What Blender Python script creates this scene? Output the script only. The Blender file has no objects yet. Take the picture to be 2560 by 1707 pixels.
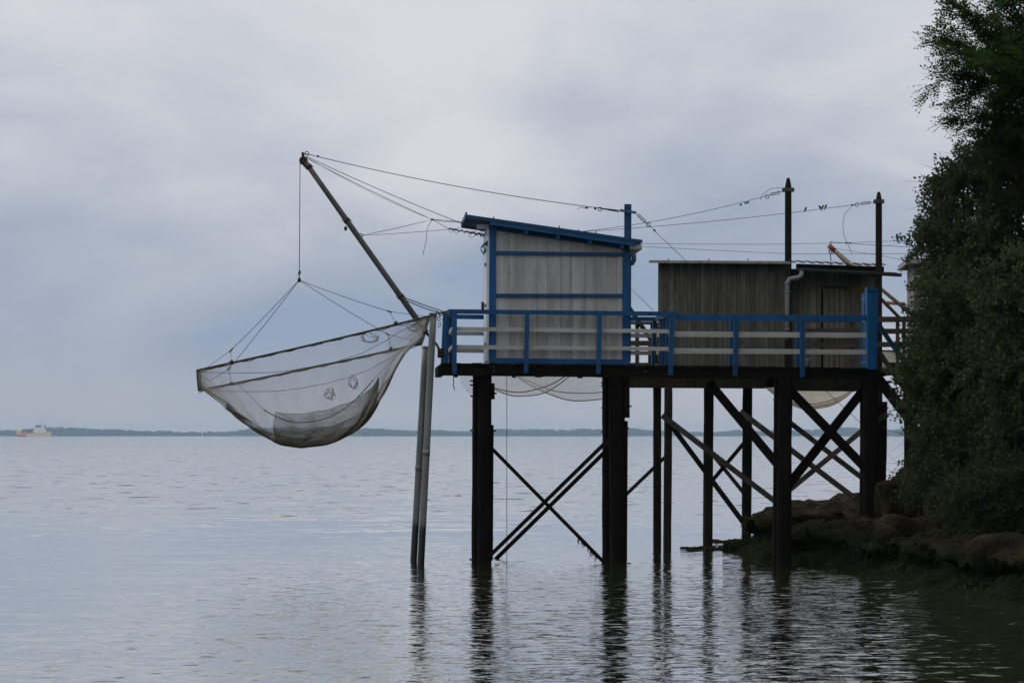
import bpy, math, random
import numpy as np
from mathutils import Vector, noise as mnoise

random.seed(7)
rng = np.random.default_rng(11)
SC = bpy.context.scene
COL = SC.collection
R = math.radians

# ------------------------------------------------------------------ camera
F = 7000.0      # focal length in photograph pixels
HOR = 1088.0    # row of the horizon
CAMZ = 2.30     # eye height above the water
cam_d = bpy.data.cameras.new('camera')
cam = bpy.data.objects.new('camera', cam_d)
COL.objects.link(cam)
cam.location = (0, 0, CAMZ)
cam.rotation_euler = (R(90), 0, 0)
cam_d.sensor_width = 36.0
cam_d.lens = F / 2560 * 36.0
cam_d.shift_y = (HOR - 853.5) / 2560
cam_d.clip_start = 0.1
cam_d.clip_end = 30000
SC.camera = cam

# ------------------------------------------------------------------ sky
SUN_AZ, SUN_EL = R(-64), R(38)      # azimuth measured from +Y (view direction) towards +X
world = bpy.data.worlds.new('World')
SC.world = world
world.use_nodes = True
wt = world.node_tree
wt.nodes.clear()


def lin(r, g, b):
    def f(c):
        c /= 255.0
        return c / 12.92 if c <= 0.04045 else ((c + 0.055) / 1.055) ** 2.4
    return (f(r), f(g), f(b), 1.0)


def N(t, kind, **kw):
    n = t.nodes.new(kind)
    for k, v in kw.items():
        setattr(n, k, v)
    return n


def ramp(t, fac, stops, interp='LINEAR'):
    n = t.nodes.new('ShaderNodeValToRGB')
    cr = n.color_ramp
    cr.interpolation = interp
    while len(cr.elements) < len(stops):
        cr.elements.new(0.5)
    for e, (p, c) in zip(cr.elements, stops):
        e.position = p
        e.color = c if len(c) == 4 else (*c, 1)
    t.links.new(fac, n.inputs[0])
    return n.outputs[0]


def mixc(t, fac, a, b, mode='MIX'):
    n = t.nodes.new('ShaderNodeMix')
    n.data_type = 'RGBA'
    n.blend_type = mode
    for i, v in ((0, fac), (6, a), (7, b)):
        if hasattr(v, 'links'):
            t.links.new(v, n.inputs[i])
        elif i == 0:
            n.inputs[0].default_value = v
        else:
            n.inputs[i].default_value = v if len(v) == 4 else (*v, 1)
    return n.outputs[2]


def math_n(t, op, a, b=None, c=None, clamp=False):
    n = t.nodes.new('ShaderNodeMath')
    n.operation = op
    n.use_clamp = clamp
    for i, v in enumerate((a, b, c)):
        if v is None:
            continue
        if hasattr(v, 'links'):
            t.links.new(v, n.inputs[i])
        else:
            n.inputs[i].default_value = v
    return n.outputs[0]


def maprange(t, v, a, b, c=0.0, d=1.0):
    n = t.nodes.new('ShaderNodeMapRange')
    t.links.new(v, n.inputs[0])
    for i, x in enumerate((a, b, c, d)):
        n.inputs[i + 1].default_value = x
    return n.outputs[0]


def noise_n(t, vec, scale, detail=4, rough=0.5, dist=0.0):
    n = t.nodes.new('ShaderNodeTexNoise')
    n.inputs['Scale'].default_value = scale
    n.inputs['Detail'].default_value = detail
    n.inputs['Roughness'].default_value = rough
    n.inputs['Distortion'].default_value = dist
    if vec is not None:
        t.links.new(vec, n.inputs['Vector'])
    return n.outputs[0]


def mapping(t, vec, scale=(1, 1, 1), loc=(0, 0, 0), rot=(0, 0, 0)):
    n = t.nodes.new('ShaderNodeMapping')
    n.inputs['Scale'].default_value = scale
    n.inputs['Location'].default_value = loc
    n.inputs['Rotation'].default_value = rot
    t.links.new(vec, n.inputs['Vector'])
    return n.outputs[0]


sky = N(wt, 'ShaderNodeTexSky')
sky.sky_type = 'NISHITA'
sky.sun_disc = False
sky.sun_elevation = SUN_EL
sky.sun_rotation = SUN_AZ
bg1 = N(wt, 'ShaderNodeBackground')
bg1.inputs[1].default_value = 0.09
wt.links.new(sky.outputs[0], bg1.inputs[0])
tcw = N(wt, 'ShaderNodeTexCoord')
sepw = N(wt, 'ShaderNodeSeparateXYZ')
wt.links.new(tcw.outputs['Generated'], sepw.inputs[0])
SKYLOC = (5.41, 5.02, 5.95)
cv = mapping(wt, tcw.outputs['Generated'], scale=(1, 1, 2.2), loc=SKYLOC)
n1 = noise_n(wt, cv, 5.5, 7, 0.50, 0.35)
cv2 = mapping(wt, tcw.outputs['Generated'], scale=(1, 1, 2.4), loc=(3.1, 0.4, 1.2))
n2 = noise_n(wt, cv2, 12.0, 7, 0.55, 0.3)
up = math_n(wt, 'ABSOLUTE', sepw.outputs[2])
# an overcast sky: blue-grey low deck, paler above
grad = ramp(wt, up, [(0.0, (0.40, 0.40, 0.40, 1)), (0.027, (0.25, 0.25, 0.25, 1)), (0.055, (0.12, 0.12, 0.12, 1)),
                     (0.091, (0.55, 0.55, 0.55, 1)), (0.12, (0.70, 0.70, 0.70, 1)), (0.155, (0.86, 0.86, 0.86, 1)), (0.5, (0.86, 0.86, 0.86, 1))], 'B_SPLINE')
cl = math_n(wt, 'MULTIPLY_ADD', n1, 2.1, -1.05)
cl = math_n(wt, 'MULTIPLY_ADD', n2, 0.62, cl)
cl = math_n(wt, 'ADD', cl, grad)
cl = math_n(wt, 'SUBTRACT', cl, 0.28, clamp=True)
skyc = ramp(wt, cl, [(0.0, lin(144, 160, 186)), (0.33, lin(167, 176, 193)), (0.55, lin(183, 188, 202)),
                     (0.75, lin(199, 202, 211)), (1.0, lin(214, 215, 220))])
skyc = mixc(wt, maprange(wt, up, 0.0, 0.035, 0.75, 0.0), skyc, lin(177, 178, 185))     # paler, warmer air low down
bg2 = N(wt, 'ShaderNodeBackground')
wt.links.new(maprange(wt, up, 0.12, 1.0, 1.03, 1.45), bg2.inputs[1])     # overcast: brighter towards the zenith
wt.links.new(skyc, bg2.inputs[0])
mxw = N(wt, 'ShaderNodeMixShader')
mxw.inputs[0].default_value = 0.93
wt.links.new(bg1.outputs[0], mxw.inputs[1])
wt.links.new(bg2.outputs[0], mxw.inputs[2])
wo = N(wt, 'ShaderNodeOutputWorld')
wt.links.new(mxw.outputs[0], wo.inputs[0])

# ------------------------------------------------------------------ sun behind cloud
sd = bpy.data.lights.new('sun', 'SUN')
sd.energy = 1.0
sd.angle = R(20)
sd.color = (1.0, 0.96, 0.90)
sun = bpy.data.objects.new('sun', sd)
COL.objects.link(sun)
sdir = Vector((math.sin(SUN_AZ) * math.cos(SUN_EL), math.cos(SUN_AZ) * math.cos(SUN_EL), math.sin(SUN_EL)))
sun.rotation_euler = sdir.to_track_quat('Z', 'Y').to_euler()

SC.view_settings.view_transform = 'Standard'
SC.view_settings.look = 'None'
SC.view_settings.exposure = 0.0
SC.view_settings.gamma = 1.0
SC.view_settings.use_curve_mapping = False
SC.render.engine = 'CYCLES'
SC.cycles.use_denoising = True
SC.cycles.max_bounces = 8
SC.cycles.transparent_max_bounces = 16
SC.cycles.volume_bounces = 1

# ------------------------------------------------------------------ materials


def mat(name):
    m = bpy.data.materials.new(name)
    m.use_nodes = True
    t = m.node_tree
    b = t.nodes['Principled BSDF']
    return m, t, b


def objcoord(t):
    return N(t, 'ShaderNodeTexCoord').outputs['Object']


def rnd(t):
    return N(t, 'ShaderNodeObjectInfo').outputs['Random']


def bump(t, b, h, strength=0.3, distance=0.01):
    n = N(t, 'ShaderNodeBump')
    n.inputs['Strength'].default_value = strength
    n.inputs['Distance'].default_value = distance
    t.links.new(h, n.inputs['Height'])
    t.links.new(n.outputs[0], b.inputs['Normal'])
    return n


def wood(name, dark, light, rough=0.75, grain=(26, 26, 1.2), knots=True, vary=0.35, spec=0.25):
    m, t, b = mat(name)
    oc = objcoord(t)
    r = rnd(t)
    off = N(t, 'ShaderNodeCombineXYZ')
    t.links.new(math_n(t, 'MULTIPLY', r, 37.0), off.inputs[0])
    t.links.new(math_n(t, 'MULTIPLY', r, 11.0), off.inputs[2])
    va = N(t, 'ShaderNodeVectorMath', operation='ADD')
    t.links.new(oc, va.inputs[0])
    t.links.new(off.outputs[0], va.inputs[1])
    g = noise_n(t, mapping(t, va.outputs[0], scale=grain), 1.0, 5, 0.6, 0.3)
    bl = noise_n(t, va.outputs[0], 2.3, 4, 0.6)
    f = math_n(t, 'MULTIPLY_ADD', bl, 0.6, math_n(t, 'MULTIPLY_ADD', g, 0.9, -0.3), clamp=True)
    c = ramp(t, f, [(0.25, dark), (0.7, light)])
    k = math_n(t, 'MULTIPLY_ADD', r, vary, 1 - vary * 0.5)
    c = mixc(t, 1.0, c, N(t, 'ShaderNodeCombineColor').outputs[0], 'MULTIPLY')
    mx = c.node
    cc = mx.inputs[7].links[0].from_node
    for i in range(3):
        t.links.new(k, cc.inputs[i])
    if knots:
        vo = N(t, 'ShaderNodeTexVoronoi')
        vo.inputs['Scale'].default_value = 1.0
        t.links.new(mapping(t, va.outputs[0], scale=(6, 6, 3.0)), vo.inputs['Vector'])
        kn = maprange(t, vo.outputs['Distance'], 0.05, 0.13, 0.3, 1.0)
        kc = N(t, 'ShaderNodeCombineColor')
        for i in range(3):
            t.links.new(kn, kc.inputs[i])
        c = mixc(t, 1.0, c, kc.outputs[0], 'MULTIPLY')
    t.links.new(c, b.inputs['Base Color'])
    b.inputs['Roughness'].default_value = rough
    b.inputs['Specular IOR Level'].default_value = spec
    bump(t, b, g, 0.5, 0.006)
    return m


def paint(name, col, dirt, under, dirt_amt=0.5, chip=0.66, rough=0.5, vary=0.2, streak=(9, 9, 0.7)):
    """weathered paint on wood: streaks of dirt, flakes that show what lies under"""
    m, t, b = mat(name)
    oc = objcoord(t)
    r = rnd(t)
    off = N(t, 'ShaderNodeCombineXYZ')
    t.links.new(math_n(t, 'MULTIPLY', r, 23.0), off.inputs[1])
    t.links.new(math_n(t, 'MULTIPLY', r, 7.0), off.inputs[2])
    va = N(t, 'ShaderNodeVectorMath', operation='ADD')
    t.links.new(oc, va.inputs[0])
    t.links.new(off.outputs[0], va.inputs[1])
    st = noise_n(t, mapping(t, va.outputs[0], scale=streak), 1.0, 5, 0.62, 0.2)
    sm = maprange(t, st, 0.42, 0.70, 0.0, dirt_amt)
    c = mixc(t, sm, col, dirt)
    ch = noise_n(t, va.outputs[0], 14.0, 6, 0.7)
    cm = maprange(t, ch, chip, chip + 0.04, 0, 1)
    c = mixc(t, cm, c, under)
    k = math_n(t, 'MULTIPLY_ADD', r, vary, 1 - vary * 0.5)
    cc = N(t, 'ShaderNodeCombineColor')
    for i in range(3):
        t.links.new(k, cc.inputs[i])
    c = mixc(t, 1.0, c, cc.outputs[0], 'MULTIPLY')
    t.links.new(c, b.inputs['Base Color'])
    b.inputs['Roughness'].default_value = rough
    b.inputs['Specular IOR Level'].default_value = 0.3
    bump(t, b, ch, 0.25, 0.004)
    return m


def plain(name, c1, c2, scale=12.0, rough=0.6, metallic=0.0, spec=0.3):
    m, t, b = mat(name)
    n = noise_n(t, objcoord(t), scale, 5, 0.6)
    c = ramp(t, n, [(0.3, c1), (0.7, c2)])
    t.links.new(c, b.inputs['Base Color'])
    b.inputs['Roughness'].default_value = rough
    b.inputs['Metallic'].default_value = metallic
    b.inputs['Specular IOR Level'].default_value = spec
    bump(t, b, n, 0.2, 0.004)
    return m


M = {}
M['blue'] = paint('blue_paint', (0.003, 0.078, 0.215), (0.003, 0.040, 0.105), (0.05, 0.075, 0.09), 0.75, 0.66, 0.5, 0.4)
M['blue_faded'] = paint('faded_blue_paint', (0.05, 0.14, 0.26), (0.025, 0.07, 0.12), (0.12, 0.13, 0.12), 0.5, 0.60, 0.6)
M['roofblue'] = paint('blue_roof_metal', (0.008, 0.058, 0.145), (0.008, 0.030, 0.062), (0.04, 0.05, 0.06), 0.7, 0.62, 0.5)
M['white'] = paint('white_board_paint', (0.425, 0.43, 0.42), (0.21, 0.19, 0.15), (0.24, 0.20, 0.145), 0.65, 0.70, 0.6, 0.14, (6, 6, 0.55))
M['rail_white'] = paint('white_rail_paint', (0.44, 0.435, 0.41), (0.28, 0.26, 0.225), (0.25, 0.22, 0.18), 0.7, 0.68, 0.6, 0.14, (1.2, 9, 9))
M['side_white'] = paint('lit_side_white_paint', (0.66, 0.72, 0.76), (0.42, 0.45, 0.46), (0.3, 0.28, 0.25), 0.5, 0.70, 0.55)  # seaward wall's white, coloured brighter and bluer as if lit by the sky
M['tar'] = wood('tarred_timber', (0.005, 0.004, 0.003), (0.016, 0.012, 0.009), 0.85, (30, 30, 1.5), False, 0.6, 0.06)
M['tarbeam'] = wood('dark_deck_timber', (0.005, 0.0045, 0.0035), (0.017, 0.014, 0.010), 0.9, (1.5, 30, 30), False, 0.6, 0.06)
M['grey'] = wood('weathered_grey_board', (0.060, 0.059, 0.050), (0.165, 0.160, 0.135), 0.85, (34, 34, 1.0), True, 0.45, 0.15)
M['shadewood'] = wood('shade_lifted_board', (0.12, 0.112, 0.094), (0.26, 0.245, 0.205), 0.85, (34, 34, 1.0), True, 0.5, 0.15)  # grey hut boards again, colour lightened to offset shade under the overhang
M['bracewood'] = wood('bare_brace_timber', (0.05, 0.043, 0.035), (0.12, 0.105, 0.088), 0.85, (5, 20, 5), False, 0.5, 0.15)
M['pile'] = wood('brown_pile_timber', (0.012, 0.010, 0.008), (0.034, 0.029, 0.022), 0.85, (26, 26, 1.2), False, 0.6, 0.08)
M['brownrail'] = wood('brown_rail_timber', (0.045, 0.037, 0.028), (0.10, 0.082, 0.062), 0.85, (1.2, 22, 22), False, 0.4, 0.15)
M['galv'] = plain('dull_galvanised_steel', (0.055, 0.057, 0.053), (0.11, 0.113, 0.108), 9, 0.55, 0.3)
M['iron'] = plain('rusty_iron', (0.022, 0.018, 0.015), (0.060, 0.042, 0.030), 22, 0.7, 0.2)
M['cable'] = plain('steel_cable', (0.03, 0.03, 0.03), (0.05, 0.048, 0.045), 30, 0.6, 0.2)
M['rope'] = plain('weathered_rope', (0.05, 0.045, 0.035), (0.10, 0.09, 0.07), 40, 0.9)
M['thread'] = plain('net_twine', (0.32, 0.30, 0.25), (0.44, 0.42, 0.37), 3, 0.85)
M['thread_dark'] = plain('brown_net_twine', (0.11, 0.095, 0.066), (0.18, 0.155, 0.115), 3, 0.85)
M['barwood'] = plain('net_bar', (0.035, 0.028, 0.022), (0.085, 0.070, 0.055), 14, 0.8)
M['sheet'] = plain('corrugated_fibre_sheet', (0.17, 0.165, 0.15), (0.32, 0.31, 0.28), 8, 0.8)
M['gutter'] = plain('dark_gutter', (0.035, 0.036, 0.038), (0.07, 0.07, 0.072), 8, 0.5)
M['pipe'] = plain('grey_downpipe', (0.15, 0.15, 0.15), (0.22, 0.22, 0.218), 6, 0.5)
M['silver'] = plain('pale_ridge_cap', (0.45, 0.45, 0.44), (0.66, 0.66, 0.65), 8, 0.35, 0.0)
M['yellow'] = paint('yellow_boom_paint', (0.20, 0.175, 0.12), (0.12, 0.10, 0.07), (0.10, 0.045, 0.02), 0.6, 0.60, 0.6)
M['red'] = paint('rust_red_paint', (0.22, 0.045, 0.025), (0.10, 0.03, 0.02), (0.06, 0.03, 0.02), 0.5, 0.62, 0.6)
M['concretepale'] = plain('pale_fibre_board', (0.11, 0.108, 0.10), (0.17, 0.165, 0.155), 6, 0.85)
M['plaque'] = plain('ochre_wood', (0.16, 0.09, 0.03), (0.26, 0.15, 0.05), 9, 0.7)
M['feather'] = plain('dark_feathers', (0.008, 0.008, 0.010), (0.02, 0.02, 0.024), 30, 0.6)
M['feather_pale'] = plain('pale_feathers', (0.20, 0.18, 0.16), (0.3, 0.28, 0.26), 30, 0.8)
M['bucket'] = plain('stained_white_plastic', (0.35, 0.33, 0.28), (0.5, 0.48, 0.42), 12, 0.6)
M['bark'] = plain('bark', (0.025, 0.02, 0.015), (0.06, 0.05, 0.04), 14, 0.9)
M['twig'] = plain('bare_twig', (0.05, 0.045, 0.035), (0.09, 0.08, 0.065), 14, 0.9)
M['ship_cream'] = plain('cream_ship_paint', (0.84, 0.62, 0.34), (0.92, 0.74, 0.46), 0.2, 0.6)
M['ship_white'] = plain('white_ship_paint', (0.80, 0.78, 0.76), (0.92, 0.90, 0.88), 0.2, 0.6)
M['ship_red'] = plain('red_boot_topping', (0.45, 0.06, 0.05), (0.55, 0.09, 0.07), 0.2, 0.6)
M['ship_dark'] = plain('dark_ship_gear', (0.05, 0.05, 0.06), (0.10, 0.09, 0.10), 0.2, 0.6)
M['farland'] = plain('far_bank_earth', (0.04, 0.05, 0.03), (0.06, 0.065, 0.045), 0.02, 0.9)
M['farwood'] = plain('far_tree_foliage', (0.016, 0.026, 0.012), (0.03, 0.045, 0.02), 0.05, 0.9)


def pvc():
    m, t, b = mat('grey_plastic_pipe')
    oc = objcoord(t)
    geo = N(t, 'ShaderNodeNewGeometry')
    sep = N(t, 'ShaderNodeSeparateXYZ')
    t.links.new(geo.outputs['Position'], sep.inputs[0])
    n = noise_n(t, oc, 9, 5, 0.65)
    base = ramp(t, noise_n(t, mapping(t, oc, scale=(8, 8, 0.9)), 1, 4, 0.6), [(0.3, (0.12, 0.125, 0.12)), (0.7, (0.22, 0.225, 0.215))])
    # weed and slime up to the tide mark
    h = math_n(t, 'MULTIPLY_ADD', n, 1.2, math_n(t, 'MULTIPLY', sep.outputs[2], -1.0))
    alg = maprange(t, h, -0.18, 0.05)
    c = mixc(t, alg, base, (0.014, 0.015, 0.010))
    t.links.new(c, b.inputs['Base Color'])
    b.inputs['Roughness'].default_value = 0.5
    bump(t, b, n, 0.2, 0.004)
    return m


M['pvc'] = pvc()


def fabric_net(name, col, alpha, scale=90):
    """very fine meshed netting seen as a semi-transparent cloth"""
    m, t, b = mat(name)
    out = [n for n in t.nodes if n.type == 'OUTPUT_MATERIAL'][0]
    oc = objcoord(t)
    n = noise_n(t, oc, 4.0, 5, 0.6)
    c = ramp(t, n, [(0.3, tuple(x * 0.75 for x in col)), (0.7, col)])
    t.links.new(c, b.inputs['Base Color'])
    b.inputs['Roughness'].default_value = 0.9
    tr = N(t, 'ShaderNodeBsdfTranslucent')
    t.links.new(c, tr.inputs[0])
    m1 = N(t, 'ShaderNodeMixShader')
    m1.inputs[0].default_value = 0.5
    t.links.new(b.outputs[0], m1.inputs[1])
    t.links.new(tr.outputs[0], m1.inputs[2])
    tp = N(t, 'ShaderNodeBsdfTransparent')
    m2 = N(t, 'ShaderNodeMixShader')
    a = maprange(t, n, 0.3, 0.7, alpha * 0.8, min(1, alpha * 1.2))
    t.links.new(a, m2.inputs[0])
    t.links.new(tp.outputs[0], m2.inputs[1])
    t.links.new(m1.outputs[0], m2.inputs[2])
    t.links.new(m2.outputs[0], out.inputs[0])
    return m


M['finenet'] = fabric_net('fine_pale_netting', (0.62, 0.60, 0.56), 0.30)
M['creamnet'] = fabric_net('cream_netting', (0.70, 0.62, 0.50), 0.72)
M['brownnet'] = fabric_net('brown_reinforcing_net', (0.15, 0.125, 0.09), 0.55)


def leaf_mat(name, c1, c2, trans=0.35):
    m, t, b = mat(name)
    out = [n for n in t.nodes if n.type == 'OUTPUT_MATERIAL'][0]
    oc = objcoord(t)
    n = noise_n(t, oc, 1.4, 3, 0.6)
    nf = noise_n(t, oc, 26.0, 2, 0.5)
    f = math_n(t, 'MULTIPLY_ADD', nf, 0.6, math_n(t, 'MULTIPLY', n, 0.5), clamp=True)
    c = ramp(t, f, [(0.35, c1), (0.75, c2)])
    t.links.new(c, b.inputs['Base Color'])
    b.inputs['Roughness'].default_value = 0.65
    b.inputs['Specular IOR Level'].default_value = 0.10
    tr = N(t, 'ShaderNodeBsdfTranslucent')
    t.links.new(c, tr.inputs[0])
    m1 = N(t, 'ShaderNodeMixShader')
    m1.inputs[0].default_value = trans
    t.links.new(b.outputs[0], m1.inputs[1])
    t.links.new(tr.outputs[0], m1.inputs[2])
    t.links.new(m1.outputs[0], out.inputs[0])
    return m


M['leaf_grey'] = leaf_mat('grey_green_leaf', (0.030, 0.041, 0.017), (0.066, 0.083, 0.034), 0.25)
M['leaf_green'] = leaf_mat('green_leaf', (0.028, 0.046, 0.016), (0.055, 0.082, 0.026), 0.3)
M['leaf_dark'] = leaf_mat('dark_leaf', (0.022, 0.036, 0.014), (0.042, 0.060, 0.022), 0.3)
M['leaf_acacia'] = leaf_mat('acacia_leaflet', (0.022, 0.050, 0.010), (0.048, 0.096, 0.018), 0.5)
M['straw'] = leaf_mat('dry_grass_blade', (0.09, 0.075, 0.035), (0.15, 0.125, 0.06), 0.2)
M['weed'] = leaf_mat('green_weed', (0.016, 0.022, 0.006), (0.035, 0.045, 0.012), 0.1)


def rock_mat():
    m, t, b = mat('wet_mossy_rock')
    oc = objcoord(t)
    geo = N(t, 'ShaderNodeNewGeometry')
    sep = N(t, 'ShaderNodeSeparateXYZ')
    t.links.new(geo.outputs['Position'], sep.inputs[0])
    n = noise_n(t, oc, 2.2, 8, 0.65, 0.4)
    nf = noise_n(t, oc, 17.0, 6, 0.7)
    f = math_n(t, 'MULTIPLY_ADD', nf, 0.5, math_n(t, 'MULTIPLY', n, 0.6), clamp=True)
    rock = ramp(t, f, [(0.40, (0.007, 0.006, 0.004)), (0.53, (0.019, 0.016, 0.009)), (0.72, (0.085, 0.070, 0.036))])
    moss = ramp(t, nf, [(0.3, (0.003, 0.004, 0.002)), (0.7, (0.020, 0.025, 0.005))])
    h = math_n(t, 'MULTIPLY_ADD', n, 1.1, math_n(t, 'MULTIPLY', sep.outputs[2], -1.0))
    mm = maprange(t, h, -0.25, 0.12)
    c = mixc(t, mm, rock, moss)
    t.links.new(c, b.inputs['Base Color'])
    b.inputs['Roughness'].default_value = 0.85
    b.inputs['Specular IOR Level'].default_value = 0.05
    bump(t, b, f, 1.0, 0.12)
    return m


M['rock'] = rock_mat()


def water_mat():
    m, t, b = mat('estuary_water')
    geo = N(t, 'ShaderNodeNewGeometry')
    pos = geo.outputs['Position']
    sep = N(t, 'ShaderNodeSeparateXYZ')
    t.links.new(pos, sep.inputs[0])
    y = sep.outputs[1]
    # open water is wind-ruffled, the lee of the bank is calm, small breeze patches near the shore
    openw = maprange(t, y, 60, 100)
    patch = noise_n(t, mapping(t, pos, scale=(0.10, 0.045, 1), loc=(2.3, 0.7, 0)), 1.0, 3, 0.5, 0.4)
    near = maprange(t, math_n(t, 'MULTIPLY_ADD', patch, 10.0, y), 68, 47)
    xr = maprange(t, math_n(t, 'MULTIPLY_ADD', patch, 3.0, sep.outputs[0]), -4.5, -2.0)
    near = math_n(t, 'MULTIPLY', near, xr)

    def slopes(scale, detail, rough, rot=0.0, dist=0.2):
        n = t.nodes.new('ShaderNodeTexNoise')
        n.inputs['Scale'].default_value = 1.0
        n.inputs['Detail'].default_value = detail
        n.inputs['Roughness'].default_value = rough
        n.inputs['Distortion'].default_value = dist
        t.links.new(mapping(t, pos, scale=scale, rot=(0, 0, rot)), n.inputs['Vector'])
        v = N(t, 'ShaderNodeVectorMath', operation='SUBTRACT')
        t.links.new(n.outputs[1], v.inputs[0])
        v.inputs[1].default_value = (0.5, 0.5, 0.5)
        return v.outputs[0]

    def scaled(v, k):
        m_ = N(t, 'ShaderNodeVectorMath', operation='SCALE')
        t.links.new(v, m_.inputs[0])
        if hasattr(k, 'links'):
            t.links.new(k, m_.inputs['Scale'])
        else:
            m_.inputs['Scale'].default_value = k
        return m_.outputs[0]

    def plus(a, b_):
        m_ = N(t, 'ShaderNodeVectorMath', operation='ADD')
        t.links.new(a, m_.inputs[0])
        t.links.new(b_, m_.inputs[1])
        return m_.outputs[0]

    # slopes of long slicks, small ripples and open-water chop
    v = scaled(slopes((0.22, 2.2, 1), 3, 0.55, 0.03), 0.10)
    v = plus(v, scaled(slopes((4.0, 7.5, 1), 4, 0.62), math_n(t, 'MULTIPLY_ADD', near, 0.64, 0.11)))
    v = plus(v, scaled(slopes((1.0, 1.6, 1), 5, 0.70, 0.10), math_n(t, 'MULTIPLY', openw, 0.90)))
    v = plus(v, scaled(slopes((0.45, 0.42, 1), 3, 0.6, 0.15, 0.6), math_n(t, 'MULTIPLY', openw, 0.42)))
    aniso = N(t, 'ShaderNodeVectorMath', operation='MULTIPLY')
    t.links.new(v, aniso.inputs[0])
    aniso.inputs[1].default_value = (0.55, 1.0, 0.0)
    # scattered steep little faces turned towards the shore
    dash = noise_n(t, mapping(t, pos, scale=(0.75, 0.34, 1), rot=(0, 0, 0.1)), 1.0, 4, 0.65, 0.5)
    dash = math_n(t, 'MULTIPLY', maprange(t, dash, 0.565, 0.68), math_n(t, 'MULTIPLY', openw, -0.55))
    dash2 = noise_n(t, mapping(t, pos, scale=(3.0, 4.0, 1), loc=(3, 5, 0)), 1.0, 4, 0.6, 0.4)
    dash2 = math_n(t, 'MULTIPLY', maprange(t, dash2, 0.58, 0.70), math_n(t, 'MULTIPLY_ADD', near, -0.40, -0.05))
    cmb = N(t, 'ShaderNodeCombineXYZ')
    t.links.new(math_n(t, 'ADD', dash, dash2), cmb.inputs[1])
    nv = plus(plus(aniso.outputs[0], cmb.outputs[0]), geo.outputs['Normal'])
    nn = N(t, 'ShaderNodeVectorMath', operation='NORMALIZE')
    t.links.new(nv, nn.inputs[0])
    t.links.new(nn.outputs[0], b.inputs['Normal'])
    b.inputs['Base Color'].default_value = (0.026, 0.032, 0.015, 1)
    b.inputs['Roughness'].default_value = 0.04
    b.inputs['IOR'].default_value = 1.40
    b.inputs['Coat Weight'].default_value = 0.75      # second reflecting layer, added to brighten the water
    b.inputs['Coat Roughness'].default_value = 0.05
    b.inputs['Coat IOR'].default_value = 1.4
    t.links.new(nn.outputs[0], b.inputs['Coat Normal'])
    return m


M['water'] = water_mat()

# ------------------------------------------------------------------ geometry helpers


def W(px, py, D):
    return Vector(((px - 1280) * D / F, D, CAMZ + (HOR - py) * D / F))


class Frame:
    """a level frame turned about the vertical: u along the pier, v away from the camera"""
    def __init__(self, theta, px0, D0):
        self.th = theta
        self.U = Vector((math.cos(theta), math.sin(theta), 0))
        self.V = Vector((-math.sin(theta), math.cos(theta), 0))
        p = W(px0, HOR, D0)
        self.O = Vector((p.x, p.y, 0))

    def loc(self, px, py, v):
        a = (px - 1280) / F
        b = (HOR - py) / F
        k = self.V.x * a + self.V.y
        t = (v + self.V.dot(self.O)) / k
        p = Vector((a * t, t, CAMZ + b * t))
        q = p - self.O
        return Vector((self.U.dot(q), v, p.z))

    def world(self, p):
        return self.O + self.U * p[0] + self.V * p[1] + Vector((0, 0, p[2]))


WORLD = Frame(0.0, 1280, 0.0)      # identity: u = x, v = y


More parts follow.
